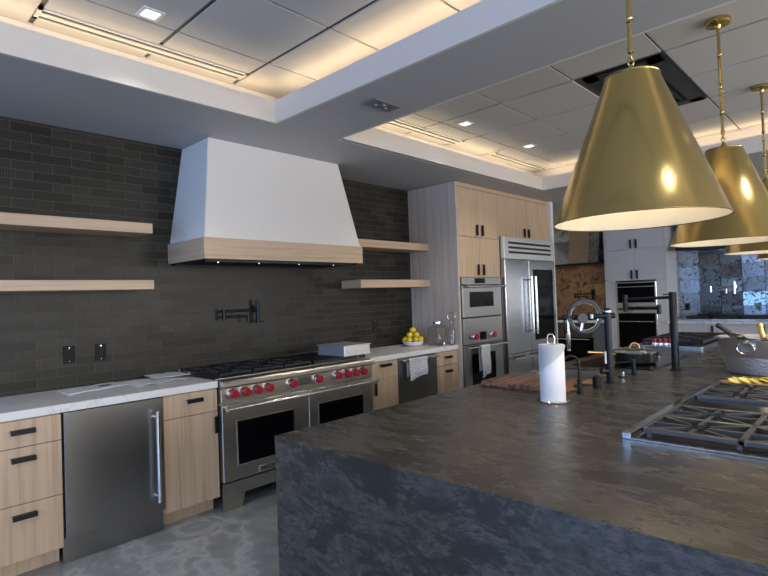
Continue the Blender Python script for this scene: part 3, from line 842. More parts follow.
obj('handle', b, STEELS, d)
d = obj('door', box(B(), xm+.003, F1-.003, FY, FY+.044, .715, 1.868, .004), FRS, t, label='stainless door with a dark glass pane')
obj('glass_pane', box(B(), xm+.105, F1-.075, FY-.004, FY+.003, .84, 1.755, .002), BGLASS, d)
b = tube(B(), [(xm+.05, FY-.065, .93), (xm+.05, FY-.065, 1.66)], .014, 14)
for z in (.97, 1.62): tube(b, [(xm+.05, FY-.065, z), (xm+.05, FY+.001, z)], .010, 10)
obj('handle', b, STEELS, d)
for x0, x1 in ((F0+.003, xm-.003), (xm+.003, F1-.003)):
    d = obj('freezer_drawer', box(B(), x0, x1, FY, FY+.044, .13, .709, .004), FRS, t)
    b = tube(B(), [(x0+.06, FY-.06, .66), (x1-.06, FY-.06, .66)], .014, 14)
    for x in (x0+.1, x1-.1): tube(b, [(x, FY-.06, .66), (x, FY+.001, .66)], .010, 10)
    obj('handle', b, STEELS, d)
obj('kick_panel', box(B(), F0, F1, FY+.06, FY+.08, 0, .125), STEELD, t)

# ------------------------------------------------------------------ island
IX0, IX1, IY0, IY1, IZ = 1.237, 6.75, -.02, 1.82, .914
t = thing('kitchen_island', (3.9, .9, 0), 'long dark leathered stone island with waterfall end', 'island')
SKX = (3.08, 3.50, 1.36, 1.72)     # sink opening
b = B()
z0, z1 = .86, IZ
for a in ((IX0, SKX[0], IY0, IY1), (SKX[1], IX1, IY0, IY1), (SKX[0], SKX[1], IY0, SKX[2]), (SKX[0], SKX[1], SKX[3], IY1)): box(b, *a, z0, z1)
bmesh.ops.remove_doubles(b, verts=b.verts, dist=1e-5)
obj('countertop', b, SLATE, t)
obj('end_panel', box(B(), IX0+.0005, IX0+.05, IY0+.001, IY1-.001, 0, .861), SLATE, t)
obj('end_panel', box(B(), IX1-.05, IX1-.0005, IY0+.001, IY1-.001, 0, .861), SLATE, t)
b = B(); 
for a in ((IX0+.051, 3.0, IY0+.03, IY1-.03), (3.57, IX1-.051, IY0+.03, IY1-.03), (3.0, 3.57, IY0+.03, 1.30), (3.0, 3.57, 1.77, 1.79)): box(b, *a, .08, .859)
obj('cabinet_body', b, mat('dark_cabinet', (.05, .05, .055), .5), t)
# sink
t = thing('sink', (3.285, 1.54, .70), 'stainless undermount sink in the island behind the cutting board', 'sink')
b = B(); a0, a1, c0, c1 = SKX; w = .003
for a in ((a0-.02, a0-w+.003, c0-.02, c1+.02), (a1, a1+.02, c0-.02, c1+.02), (a0, a1, c0-.02, c0), (a0, a1, c1, c1+.02)): box(b, *a, .68, .859)
for a in ((a0+.0005, a0+.004, c0+.0005, c1-.0005), (a1-.004, a1-.0005, c0+.0005, c1-.0005), (a0+.004, a1-.004, c0+.0005, c0+.004), (a0+.004, a1-.004, c1-.004, c1-.0005)): box(b, *a, .68, .9155)
box(b, a0-.02, a1+.02, c0-.02, c1+.02, .67, .68)
obj('basin', b, STEEL, t)
obj('drain', cyl(B(), (3.285, 1.54), .04, .680, .684), CHROME, t)

# near rangetop
def rangetop(X0, X1, Y0, Y1, label, secs, grid, rail=True, kn=None, org=None, group='rangetops set in the dark island'):
    t = thing('rangetop', ((X0+X1)/2, (Y0+Y1)/2, IZ), label, 'cooktop', group)
    obj('steel_pan', box(B(), X0, X1, Y0, Y1, IZ+.0003, IZ+.006, .001), STEELS, t)
    obj('burner_well', box(B(), X0+.03, X1-.02, Y0+.02, Y1-.05, IZ+.0055, IZ+.009), DGAP, t)
    if rail: obj('rear_rail', box(B(), X0, X1, Y1-.03, Y1, IZ+.0055, IZ+.024, .002), STEELS, t)
    return t
t = rangetop(1.985, 3.22, .02, .724, 'stainless rangetop with black grates and central griddle nearest the camera', None, None)
def big_grate(t, x0, x1, y0, y1, z, nx, ny, m):
    th = .011
    b = B()
    box(b, x0, x1, y1-.012, y1, z-.016, z, .0015); box(b, x0, x1, y0, y0+.012, z-.016, z, .0015)
    for i in range(nx+1):
        x = x0+(x1-x0-.022)*i/nx
        box(b, x, x+(.022 if i in (0, nx) else .018), y0, y1, z-.015, z+.0004, .0015)
    for j in range(1, ny):
        y = y0+(y1-y0)*j/ny; box(b, x0, x1, y-.009, y+.009, z-.015, z+.0004, .0015)
    for x in (x0+.01, (x0+x1)/2, x1-.03):
        for y in (y0+.01, (y0+y1)/2, y1-.03): box(b, x, x+.014, y, y+.014, IZ+.007, z-.01)
    for i in range(nx):
        for j in range(ny):
            xc = x0+(x1-x0)*(i+.5)/nx; yc = y0+(y1-y0)*(j+.5)/ny
            hx, hy = (x1-x0)/nx/2, (y1-y0)/ny/2
            for sx_, sy_ in ((1, 1), (1, -1), (-1, 1), (-1, -1), (1, 0), (-1, 0), (0, 1), (0, -1)):
                p0 = Vector((xc+sx_*.03, yc+sy_*.03, z)); p1 = Vector((xc+sx_*hx*.97, yc+sy_*hy*.97, z))
                d = (p1-p0).normalized(); s = Vector((-d.y, d.x, 0))*.0075; vs = []
                for zz in (-.016, -.001):
                    for pp in (p0+s, p1+s, p1-s, p0-s): vs.append(b.verts.new(pp+Vector((0, 0, zz))))
                for f in ((3, 2, 1, 0), (4, 5, 6, 7), (0, 1, 5, 4), (1, 2, 6, 5), (2, 3, 7, 6), (3, 0, 4, 7)): b.faces.new([vs[k] for k in f])
    obj('grate', b, m, t)
    for i in range(nx):
        for j in range(ny):
            xc = x0+(x1-x0)*(i+.5)/nx; yc = y0+(y1-y0)*(j+.5)/ny
            bb = lathe(B(), [(0, z-.020), (.026, z-.020), (.030, z-.024), (.044, z-.028), (.046, IZ+.0085), (0, IZ+.0085)], (xc, yc), 22)
            obj('burner', bb, BLACKM, t)
GREYI = mat('grey_enamelled_iron', (.075, .078, .082), .33, .3)
big_grate(t, 2.01, 2.495, .06, .665, .957, 2, 2, GREYI)
big_grate(t, 2.745, 3.19, .06, .665, .957, 2, 2, GREYI)
b = box(B(), 2.515, 2.735, .06, .665, IZ+.008, .945, .003)
obj('griddle_plate', b, mat('polished_griddle_steel', (.30, .30, .30), .14, 1), t)
obj('griddle_lip', box(B(), 2.507, 2.513, .06, .668, IZ+.008, .948, .001), STEEL, t)
# serving board and lemon slices
t = thing('serving_board', (3.40, .47, IZ), 'small maple board holding lemon slices beside the ice tub', 'board')
b = prism(B(), [(3.235, .60), (3.43, .71), (3.66, .30), (3.44, .20)], IZ+.0005, .931, 'z')
bmesh.ops.bevel(b, geom=list(b.edges), offset=.003, segments=1, affect='EDGES'); obj('board_body', b, BOARDL, t)
sl = None
k = 0
for rr in range(2):
    for i in range(8):
        if sl is None:
            sl = obj('lemon_slice', lathe(B(), [(0, 0), (.027, 0), (.027, .006), (0, .006)], (0, 0), 22, smooth=False), LFLESH)
            obj('rind', lathe(B(), [(.027, -.0005), (.031, -.0005), (.031, .0065), (.027, .0065), (.027, -.0005)], (0, 0), 22), LEMON, sl)
            o = sl
        else: o = copy_tree(sl)
        u = i/7
        o.location = (3.375+.13*u+.065*rr, .625-.30*u-.005*rr, .9335+.004*(i % 2)+.003)
        o.rotation_euler = (R(14), R(-12), R(20*i+50*rr))
        tag(o, ('lemon slice in the nearer row on the maple board' if rr == 0 else 'lemon slice in the back row on the maple board'), 'lemon slice',
            'lemon slices in the nearer row' if rr == 0 else 'lemon slices in the back row'); k += 1

# oval ice tub with bottles
TX, TY = 3.95, .54
t = thing('ice_tub', (TX, TY, IZ), 'oval hammered steel ice tub holding bottles on the island', 'ice bucket')
def oval(prof, n=48):
    b = B(); lathe(b, prof, (TX, TY), n, sx=.74, sy=1.0); 
    return b
b = oval([(0, .9145), (.215, .9145), (.222, .918), (.252, 1.02)]); obj('lower_body', b, HAMMER, t, label='hammered lower part')
TUBS = mat('satin_tub_steel', (.78, .79, .80), .28, .9)
obj('upper_band', oval([(.252, 1.02), (.254, 1.022), (.276, 1.125), (.281, 1.132), (.276, 1.134), (.270, 1.125), (.248, 1.02), (.21, .922), (0, .922)]), TUBS, t)
obj('rim', oval([(.277, 1.126), (.284, 1.128), (.285, 1.134), (.279, 1.137), (.274, 1.133)]), CHROME, t)
# ring handle on the side that faces the camera
def ov(a, r, z): return Vector((TX+r*.74*math.cos(a), TY+r*math.sin(a), z))
ha = R(160)
c = ov(ha, .262, 1.078); nrm = Vector((math.cos(ha)*1.0, math.sin(ha)*.74, 0)).normalized(); tan = Vector((-nrm.y, nrm.x, 0))
c = c+nrm*.008
obj('ring_handle', tube(B(), [c+tan*.047*math.cos(a)+Vector((0, 0, .034*math.sin(a)))+nrm*(.004-.012*math.sin(a)*0) for a in [2*math.pi*i/30 for i in range(30)]], .0045, 10, closed=True), STEELS, t)
obj('handle_mount', tube(B(), [c-nrm*.02+Vector((0, 0, .034)), c+nrm*.012+Vector((0, 0, .034))], .010, 12), STEELS, t)
def bottle(loc, tilt, az, m_body, m_neck, label, s=1.0):
    t = thing('champagne_bottle', loc, label, 'bottle')
    ORG[t] = Vector((0, 0, 0))
    obj('bottle_body', lathe(B(), [(0, 0), (.040, 0), (.043, .01), (.043, .13), (.03, .17), (.017, .20), (.015, .21)], (0, 0), 24), m_body, t)
    obj('neck_foil', lathe(B(), [(.0155, .205), (.0175, .215), (.0145, .25), (.0150, .275), (.0175, .285), (.0175, .30), (.012, .306), (0, .307)], (0, 0), 20), m_neck, t)
    t.rotation_euler = (0, R(tilt), R(az)); t.scale = (s,)*3
    return t
DKG = mat('dark_green_bottle', (.01, .02, .015), .1)
bottle((3.97, .54, .930), 10, 95, DKG, GOLDF, 'bottle with gold foil neck standing in the ice tub', .95)
bottle((4.08, .63, 1.025), 50, 116, DKG, BLACK, 'black necked bottle leaning out of the ice tub to the left', .92)
t = thing('glass_bowl', (3.97, .42, .925), 'clear glass bowl set in the right side of the ice tub', 'bowl')
obj('bowl_body', lathe(B(), [(0, 1.05), (.05, 1.05), (.10, 1.10), (.125, 1.17), (.121, 1.17), (.096, 1.104), (.048, 1.056), (0, 1.056)], (3.97, .42), 32), GLASS, t)
obj('foot', lathe(B(), [(0, .926), (.05, .926), (.02, .94), (.018, 1.05), (0, 1.05)], (3.97, .42), 24), GLASS, t)

# paper towel
t = thing('paper_towel_roll', (2.475, 1.228, IZ), 'white paper towel roll on a wire holder, front of the cutting board', 'paper towel')
PX, PY = 2.475, 1.228
obj('holder_base', lathe(B(), [(0, .9145), (.078, .9145), (.08, .918), (.078, .922), (0, .922)], (PX, PY), 32), CHROME, t)
obj('roll', lathe(B(), [(.02, .9225), (.060, .9225), (.061, .925), (.061, 1.192), (.060, 1.195), (.02, 1.195), (.02, .9225)], (PX, PY), 40), PAPER, t)
b = B()
nn = 14; rows = []
for j in range(nn+1):
    v = j/nn; row = []
    for i in range(9):
        u = i/8
        a = R(150+150*u*(1-v)); q = .0635+.004*math.sin(math.pi*u)*v+.003*u
        row.append(b.verts.new((PX+q*math.cos(a), PY+q*math.sin(a), 1.194-.10*v-.03*v*u)))
    rows.append(row)
for p, q in zip(rows, rows[1:]):
    for i in range(8): f = b.faces.new((p[i], p[i+1], q[i+1], q[i])); f.smooth = True
bmesh.ops.solidify(b, geom=list(b.faces), thickness=.0012)
obj('loose_sheet', b, PAPER, t)
b = tube(B(), [(PX, PY, .92), (PX, PY, 1.205)], .005, 10)
tube(b, [(PX-.012, PY+.012, 1.200), (PX-.013, PY+.013, 1.228), (PX-.007, PY+.007, 1.245), (PX+.007, PY-.007, 1.245), (PX+.013, PY-.013, 1.228), (PX+.012, PY-.012, 1.200)], .0035, 10)
obj('holder_rod', b, CHROME, t)

# cutting board
t = thing('cutting_board', (2.79, 1.53, IZ), 'thick walnut strip cutting board at the island edge behind the paper towel', 'cutting board')
b = box(B(), 2.665, 3.04, 1.262, 1.775, .9145, .944, .003); obj('board_body', b, BOARD, t)

# small gooseneck faucet
t = thing('filter_faucet', (2.743, 1.208, IZ), 'small black gooseneck filter faucet next to the paper towel', 'faucet')
fx, fy = 2.743, 1.208
obj('base', lathe(B(), [(0, .9145), (.018, .9145), (.018, .922), (.013, .925), (.013, .985), (.009, .99), (0, .99)], (fx, fy), 20), BLACKM, t)
dv = Vector((-.69, .724, 0))
pts = [Vector((fx, fy, .98)), Vector((fx, fy, 1.07))]
for i in range(1, 11):
    a = math.pi*i/10; pts.append(Vector((fx, fy, 1.07))+dv*(.042-.042*math.cos(a))+Vector((0, 0, .042*math.sin(a))))
pts.append(pts[-1]+Vector((0, 0, -.02)))
obj('spout', tube(B(), pts, .0065, 12), BLACKM, t)
obj('lever', tube(B(), [(fx, fy, .952), Vector((fx, fy, .952))-dv*.05+Vector((0, 0, .008))], [.008, .005], 10), BLACKM, t)
obj('lever', tube(B(), [(fx, fy, .952), Vector((fx, fy, .952))+dv*.03], [.010, .010], 12), BLACKM, t)
tag(obj('soap_cup', lathe(B(), [(0, .9145), (.024, .9145), (.024, .978), (.021, .981), (.020, .978), (.020, .972), (0, .972)], (2.93, 1.19), 28), BLACKM, org=(2.93, 1.19, IZ)), 'short matte black cylinder cup between the two island faucets', 'cup')

# main faucet with hose ring
t = thing('island_faucet', (3.13, 1.195, IZ), 'tall black faucet with a round coiled hose ring and hanging sprayer', 'faucet')
mx, my = 3.13, 1.195
obj('column', lathe(B(), [(0, .9145), (.028, .9145), (.028, .921), (.020, .924), (.020, 1.30), (.018, 1.34), (.016, 1.35), (0, 1.35)], (mx, my), 24), BLACKM, t)
obj('column_collar', lathe(B(), [(.0205, 1.325), (.0225, 1.327), (.0225, 1.333), (.0205, 1.335)], (mx, my), 24), CHROME, t)
O3 = Vector((mx, my, 1.305)); up = Vector((0, 0, 1))
obj('arm', tube(B(), [O3-dv*.035, O3+dv*.262], [.0125]*2, 16), BLACKM, t)
obj('arm_joint', tube(B(), [O3-dv*.04, O3+dv*.06], .017, 16), BLACKM, t)
vd = Vector((.72, .69, 0))
rc = O3+dv*.135
ring_o = [rc+dv*.092*math.cos(a)+up*.092*math.sin(a)-vd*.0 for a in [2*math.pi*i/48 for i in range(48)]]
obj('hose_ring', tube(B(), ring_o, .0125, 12, closed=True), RUBBER, t)
ring_i = [rc-vd*.004+dv*.079*math.cos(a)+up*.079*math.sin(a) for a in [2*math.pi*i/48 for i in range(48)]]
obj('inner_ring', tube(B(), ring_i, .0042, 8, closed=True), CHROME, t)
hub = rc+dv*.022-vd*.018-up*.008
obj('hub', tube(B(), [hub, hub-vd*.02], .029, 26), RUBBER, t)
obj('hub_stem', tube(B(), [hub-vd*.01-up*.02, hub-vd*.006-up*.07+dv*.012], [.010, .013], 14), STEELS, t)
obj('hose_clip', tube(B(), [rc-dv*.035-vd*.02-up*.012, rc-dv*.035-vd*.02+up*.012], .009, 14), WHITEC, t)
sp_ = O3+dv*.232
obj('sprayer', tube(B(), [sp_, sp_-up*.085, sp_-up*.09, sp_-up*.17, sp_-up*.175, sp_-up*.195], [.008, .008, .013, .013, .010, .010], 16), STEELS, t)
obj('sprayer_hook', tube(B(), [sp_+dv*.02, sp_+dv*.02-up*.10], .005, 10), BLACKM, t)
obj('lever', tube(B(), [Vector((mx, my, .985)), Vector((mx, my, .985))+dv*.055-vd*.01], [.014, .018], 16), BLACKM, t)
obj('lever_tip', tube(B(), [Vector((mx, my, 1.03))+dv*.03-vd*.02, Vector((mx, my, 1.10))+dv*.03-vd*.02], .0055, 12), WHITEC, t)
# deck controls
t = thing('air_switch', (3.38, 1.212, IZ), 'low round deck button with a white top near the black dispenser', 'button')
obj('flange', lathe(B(), [(0, .9145), (.030, .9145), (.028, .921), (0, .921)], (3.38, 1.212), 24), BLACKM, t)
obj('button', lathe(B(), [(0, .921), (.011, .921), (.011, .942), (.008, .945), (0, .945)], (3.38, 1.212), 20), STEELS, t)
t = thing('soap_dispenser', (3.53, 1.197, IZ), 'small black soap dispenser with a short side spout near the pan', 'dispenser')
obj('base', lathe(B(), [(0, .9145), (.022, .9145), (.022, .919), (.014, .923), (.013, .99), (.017, .992), (.017, 1.004), (0, 1.004)], (3.53, 1.197), 20), BLACKM, t)
obj('spout', tube(B(), [Vector((3.53, 1.197, .992)), Vector((3.53, 1.197, .990))+dv*.09, Vector((3.53, 1.197, .982))+dv*.10], .006, 10), BLACKM, t)

# deck-mounted pot filler
t = thing('deck_pot_filler', (3.83, 1.034, IZ), 'tall black deck mounted pot filler with a folded double arm', 'faucet')
qx, qy = 3.83, 1.034
obj('column', lathe(B(), [(0, .9145), (.036, .9145), (.036, .922), (.024, .924), (.024, 1.424), (.022, 1.427), (0, 1.427)], (qx, qy), 28), BLACKM, t)
obj('lever', tube(B(), [(qx, qy, 1.413), Vector((qx, qy, 1.413))+dv*.062], .0045, 10), BLACKM, t)
E1 = Vector((3.80, 1.325, 1.385)); E2 = Vector((3.78, 1.105, 1.318))
obj('arm', tube(B(), [(qx, qy, 1.392), (E1.x, E1.y, 1.385)], .0105, 14), BLACKM, t)
obj('elbow', tube(B(), [E1+up*.03, E1-up*.085], .016, 18), BLACKM, t)
obj('arm', tube(B(), [E1-up*.06, (E2.x, E2.y, 1.325)], .0105, 14), BLACKM, t)
obj('spout', tube(B(), [E2+up*.028, E2-up*.035], .014, 16), BLACKM, t)

# glass cooktop and pan
t = thing('induction_cooktop', (4.2, 1.42, IZ), 'flat black glass cooktop let into the island beneath the pan', 'cooktop')
obj('glass_surface', box(B(), 3.74, 4.66, 1.15, 1.70, IZ+.0004, IZ+.005, .002), BGLASS, t)
obj('edge_trim', box(B(), 3.734, 4.666, 1.144, 1.706, IZ+.0002, IZ+.003, .001), BLACKM, t)
t = thing('saute_pan', (4.03, 1.365, IZ+.0055), 'black saute pan with a glass lid and gold handle on the glass cooktop', 'pan')
PXc, PYc = 4.045, 1.36; zb = IZ+.0058
obj('pan_body', lathe(B(), [(0, zb), (.125, zb), (.138, zb+.012), (.143, zb+.075), (.139, zb+.075), (.134, zb+.014), (0, zb+.006)], (PXc, PYc), 40), BLACK, t)
obj('lid', lathe(B(), [(.142, zb+.0755), (.142, zb+.080), (.11, zb+.094), (.05, zb+.104), (0, zb+.106), (0, zb+.103), (.05, zb+.101), (.11, zb+.090), (.138, zb+.0755), (.142, zb+.0755)], (PXc, PYc), 40), GLASS, t)
obj('lid_rim', lathe(B(), [(.128, zb+.0852), (.146, zb+.0752), (.147, zb+.083), (.112, zb+.097), (.110, zb+.0945), (.128, zb+.0852)], (PXc, PYc), 40), STEELS, t)
lp = [Vector((PXc, PYc, zb+.100))+dv*.035*math.cos(a)+up*.042*math.sin(a) for a in [math.pi*i/12 for i in range(13)]]
obj('lid_handle', tube(B(), lp, .006, 10), GOLDF, t)
hs = Vector((PXc, PYc, zb+.062))+dv*.14
obj('pan_handle', tube(B(), [hs, hs+dv*.05+up*.014, hs+dv*.20+up*.024], [.009, .008, .011], 12), GOLDF, t)
hs = Vector((PXc, PYc, zb+.06))-dv*.14
obj('helper_handle', tube(B(), [hs+vd*.05, hs+vd*.04-dv*.035, hs-vd*.04-dv*.035, hs-vd*.05], .008, 10), BLACK, t)

# far rangetop with knobs on top
X0, X1, Y0, Y1 = 5.19, 6.40, 1.19, 1.76
t = rangetop(X0, X1, Y0, Y1, 'distant rangetop with a row of red knobs at the far end of the island', None, None, rail=False)
obj('raised_edge', box(B(), X0-.003, X0+.02, Y0, Y1, IZ+.0003, IZ+.02, .002), STEELS, t)
obj('raised_edge', box(B(), X0+.02, X1, Y0-.003, Y0+.02, IZ+.0003, IZ+.02, .002), STEELS, t)
for j in range(3):
    for i in range(1): pass
for i in range(3): grate_section(t, X0+.17+i*.34, X0+.50+i*.34, Y0+.03, Y1-.03, .972, m=IRON, hgt=.05)
for j in range(4):
    y = 1.465+j*.045
    k = obj('knob', lathe(B(), [(0, .985), (.018, .985), (.021, .98), (.020, .952), (0, .952)], (5.30, y), 18), RED, t, label='red knob')
    obj('bezel', lathe(B(), [(.021, .952), (.025, .948), (.026, .925), (0, .925)], (5.30, y), 18), CHROME, k)

# ------------------------------------------------------------------ pendants
def pendant():
    t = thing('pendant_lamp', (0, 0, 0), 'x', 'pendant lamp', 'brass cone pendants over the island')
    zt, zb = 2.240, 1.708; R0, R1 = .093, .297
    n = 72
    b = lathe(B(), [(.0, zt+.004), (R0-.004, zt+.004), (R0, zt)]+[(R0+(R1-R0)*q/8, zt+(zb-zt)*q/8) for q in range(1, 9)]+[(R1-.0015, zb-.001)], (0, 0), n)
    for f in b.faces:
        if all(v.co.z > zt-.001 for v in f.verts): f.smooth = False
    s = obj('shade', b, BRASS, t)
    obj('shade_lining', lathe(B(), [(R1-.0015, zb-.001), (R1-.004, zb+.001), (R0-.003, zt-.003), (0, zt-.003)], (0, 0), n), CREAM, s, label='cream inner lining')
    obj('shade_rim', tube(B(), [(R1*math.cos(a), R1*math.sin(a), zb) for a in [2*math.pi*i/72 for i in range(72)]], .003, 8, closed=True), BRASS, s)
    obj('shade_rim', tube(B(), [(R0*math.cos(a), R0*math.sin(a), zt+.002) for a in [2*math.pi*i/48 for i in range(48)]], .003, 8, closed=True), BRASS, s)
    obj('canopy', lathe(B(), [(0, ZT-.0005), (.066, ZT-.0005), (.068, ZT-.006), (.068, ZT-.022), (.062, ZT-.028), (.018, ZT-.034), (.012, ZT-.05), (0, ZT-.05)], (0, 0), 36), BRASS, t)
    def rod(z0, z1):
        b = cyl(B(), (0, 0), .0085, z0, z1, n=16)
        zm = (z0+z1)/2
        lathe(b, [(.0085, zm-.012), (.013, zm-.008), (.010, zm-.003), (.010, zm+.003), (.013, zm+.008), (.0085, zm+.012)], (0, 0), 16)
        for z in (z0, z1): lathe(b, [(0, z-.012), (.011, z-.010), (.012, z), (.011, z+.010), (0, z+.012)], (0, 0), 16)
        obj('rod', b, BRASS, t)
    def link(z, rot):
        obj('chain_link', tube(B(), [(.010*math.cos(a)*math.cos(rot), .010*math.cos(a)*math.sin(rot), z+.016*math.sin(a)) for a in [2*math.pi*i/20 for i in range(20)]], .0032, 8, closed=True), BRASS, t)
    rod(2.635, 2.945); link(2.612, .3); link(2.590, 1.8); rod(2.345, 2.567); link(2.322, .5); link(2.302, 2.0)
    obj('finial', lathe(B(), [(0, 2.292), (.007, 2.288), (.010, 2.276), (.018, 2.262), (.020, 2.252), (0, 2.2518)], (0, 0), 20), BRASS, t)
    obj('bulb', lathe(B(), [(0, 2.03), (.022, 2.038), (.031, 2.06), (.024, 2.09), (.014, 2.11), (0, 2.112)], (0, 0), 20), BULB, t)
    obj('bulb_socket', cyl(B(), (0, 0), .016, 2.11, 2.245, n=16), BRASS, t)
    return t
pl = ['nearest and largest brass cone pendant lamp over the island', 'second brass cone pendant lamp from the camera', 'third brass cone pendant lamp, partly behind the second', 'farthest brass cone pendant lamp at the right frame edge']
p0 = pendant()
for i, x in enumerate((2.07, 3.585, 5.03, 6.47)):
    o = p0 if i == 0 else copy_tree(p0)
    o.location = (x, .664, 0); o['label'] = pl[i]
    l = bpy.data.lights.new('pendant_light', 'POINT'); l.energy = 9; l.color = (1, .84, .6); l.shadow_soft_size = .03
    lo_ = bpy.data.objects.new('pendant_light', l); COL.objects.link(lo_); lo_.location = (x, .664, 1.99)

# ------------------------------------------------------------------ far side of the room
XC = 9.5
def vh(p, y, z, w=.13, x=XC):
    return obj('handle', box(B(), x-.028, x-.001, y-.013, y+.013, z-w/2, z+w/2, .002), BLACKM, p)
t = thing('grey_cabinet', (XC, 3.14, 0), 'tall pale grey cabinet around two ovens on the far wall', 'cabinet')
obj('side_panel', box(B(), XC, XF-.02, 3.615, 3.64, 0, 2.705), GREYP, t)
obj('side_panel', box(B(), XC, XF-.02, 2.64, 2.665, 0, 2.705), GREYP, t)
b = box(B(), XC+.02, XF-.02, 2.666, 3.614, 1.60, 2.705); obj('body', b, GREYP, t)
obj('body', box(B(), XC+.02, XF-.02, 2.666, 3.614, .08, .38), GREYP, t)
for y0, y1 in ((2.667, 2.80), (3.46, 3.613)): obj('filler_panel', box(B(), XC, XC+.019, y0, y1, .38, 1.598), GREYP, t)
for z0, z1, hz in ((2.135, 2.70, 2.225), (1.60, 2.13, 1.70)):
    for y0, y1, hy in ((2.667, 3.14, 3.095), (3.14, 3.613, 3.185)):
        d = obj('door', box(B(), XC, XC+.019, y0+.003, y1-.003, z0+.003, z1-.003, .002), GREYP, t); vh(d, hy, hz, .15)
obj('drawer', box(B(), XC, XC+.019, 2.67, 3.61, .10, .375, .002), GREYP, t)
def far_oven(z0, z1, wz0, wz1, hz, label):
    t = thing('built_in_oven', (XC, 3.13, z0), label, 'oven', 'built-in ovens in the grey cabinet')
    obj('body', box(B(), XC+.02, XF-.05, 2.802, 3.458, z0+.001, z1-.001), BLACK, t)
    d = obj('oven_door', box(B(), XC-.015, XC+.019, 2.803, 3.457, z0+.003, z1-.003, .003), STEELS, t)
    obj('oven_window', box(B(), XC-.019, XC-.014, 2.83, 3.43, wz0, wz1), BGLASS, d)
    b = tube(B(), [(XC-.055, 2.84, hz), (XC-.055, 3.42, hz)], .009, 12)
    for y in (2.87, 3.39): tube(b, [(XC-.055, y, hz), (XC-.012, y, hz)], .007, 10)
    obj('handle', b, STEELS, d); return t
far_oven(1.12, 1.575, 1.22, 1.555, 1.49, 'upper black glass oven in the pale grey far cabinet')
far_oven(.40, 1.10, .45, 1.04, .90, 'lower black glass oven in the pale grey far cabinet')
# niche counter, left of grey cabinet
tag(obj('countertop', box(B(), 9.42, XF-.02, 3.645, 4.99, .875, .914, .002), QUARTZ, org=(9.42, 4.3, .875)), 'white countertop in the bronze mirrored niche beyond the refrigerator', 'countertop')
t = thing('base_cabinet', (XC, 3.80, 0), 'dark grey base cabinet left of the tall grey cabinet', 'cabinet')
DG = mat('slate_grey_lacquer', (.12, .135, .15), .4)
obj('body', box(B(), XC+.02, XF-.02, 3.645, 3.895, .1, .873), DG, t)
d = obj('door', box(B(), XC, XC+.019, 3.647, 3.893, .10, .870, .002), DG, t); vh(d, 3.87, .78, .12)
t = thing('kitchen_range', (XC, 4.4, 0), 'dark range under the mirrored hood beyond the refrigerator', 'range')
obj('body', box(B(), XC+.02, XF-.02, 3.90, 4.90, .1, .873), BLACK, t)
obj('control_panel', box(B(), XC-.01, XC+.019, 3.902, 4.898, .60, .870, .003), mat('bronze_panel', (.10, .07, .045), .35, .5), t)
d = obj('oven_door', box(B(), XC-.01, XC+.019, 3.902, 4.898, .12, .597, .003), BGLASS, t)
b = tube(B(), [(XC-.05, 3.95, .57), (XC-.05, 4.85, .57)], .011, 12)
for y in (4.0, 4.8): tube(b, [(XC-.05, y, .57), (XC-.01, y, .57)], .008, 10)
obj('handle', b, STEELS, d)
b = B()
for i in range(3):
    for j in range(6): box(b, 9.52, 9.98, 3.95+i*.3+j*.045, 3.96+i*.3+j*.045, .915, .935)
obj('grate', b, IRON, t)
t = thing('mirrored_hood', (9.6, 4.25, 1.93), 'mirror clad hood with a black bottom band in the far niche', 'range hood')
b = B(); prism(b, [(9.62, 1.965), (9.72, 2.40), (9.72, 2.706), (XF-.02, 2.706), (XF-.02, 1.965)], 3.80, 4.72, 'y'); 
# polygon above is in x,z; extruded along y
obj('canopy', b, MIRROR, t)
obj('bottom_band', box(B(), 9.58, XF-.02, 3.66, 4.85, 1.925, 1.965, .003), BLACKM, t)
b = B(); prism(b, [(9.608, 1.968), (9.708, 2.40), (9.708, 2.70), (9.722, 2.70), (9.722, 2.40), (9.622, 1.968)], 3.98, 4.36, 'y')
obj('front_panel', b, mat('tan_panel', (.36, .25, .165), .5), t, label='tan centre panel')
pot_filler(XF-.013, 4.10, 1.375, 1, 'black pot filler on the bronze mirrored niche wall', BLACKM, 1.0, None, 'y')
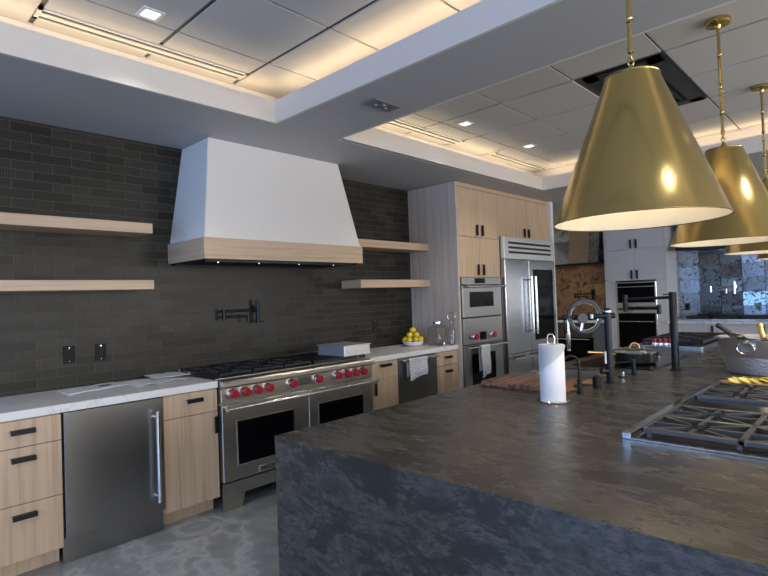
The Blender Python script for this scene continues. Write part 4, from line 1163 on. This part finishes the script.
# right-hand far counter with cooktop
tag(obj('countertop', box(B(), 9.42, XF-.02, -2.0, 2.635, .875, .914, .002), QUARTZ, org=(9.42, 0, .875)), 'white countertop along the silver mirrored far wall', 'countertop')
t = thing('base_cabinet', (XC, 0, 0), 'pale grey base cabinets under the silver mirrored far wall', 'cabinet')
obj('body', box(B(), XC+.02, XF-.02, -2.0, 2.633, .1, .873), GREYP, t)
for i in range(7):
    y0 = -1.99+i*.66
    d = obj('door', box(B(), XC, XC+.019, y0+.003, y0+.655, .10, .870, .002), GREYP, t); vh(d, y0+.05, .78, .12)
t = thing('rangetop', (9.75, 1.6, .914), 'black grated rangetop on the white counter below the silver mirror wall', 'cooktop')
obj('steel_pan', box(B(), 9.40, 10.02, .9, 2.42, .9145, .945, .003), STEELS, t)
for i in range(4):
    b = B(); y0 = .93+i*.372
    for j in range(7): box(b, 9.50, 9.98, y0+j*.054, y0+.012+j*.054, .955, .985)
    for x in (9.5, 9.73, 9.965): box(b, x, x+.015, y0, y0+.336, .946, .98)
    obj('grate', b, IRON, t)
for i in range(6):
    obj('knob', lathe(B(), [(0, 9.37), (.02, 9.37), (.021, 9.40), (0, 9.40)], (1.1+i*.22, .93), 16, 'x'), STEELS, t)
t = thing('mirror_wall_hood', (9.8, 1.6, 2.03), 'dark hood underside over the far rangetop, behind the second pendant', 'range hood')
b = B(); prism(b, [(9.55, 2.10), (9.75, 2.30), (9.75, 2.706), (XF-.02, 2.706), (XF-.02, 2.10)], .80, 2.45, 'y'); obj('canopy', b, mat('charcoal_hood', (.06, .065, .07), .4), t)
obj('bottom_band', box(B(), 9.5, XF-.02, .76, 2.50, 2.055, 2.10, .003), BLACKM, t)
pot_filler(XF-.013, 1.80, 1.42, 1, 'chrome pot filler on the silver mirrored far wall', CHROME, 1.0, None, 'y')
t = thing('outlet', (XF-.01, 2.50, 1.12), 'dark outlet plate on the blue-lit mirror tile of the far wall', 'outlet')
obj('cover_plate', box(B(), XF-.024, XF-.013, 2.46, 2.54, 1.06, 1.18, .002), BLACK, t)
obj('socket', box(B(), XF-.027, XF-.023, 2.483, 2.517, 1.085, 1.155, .001), BGLASS, t)
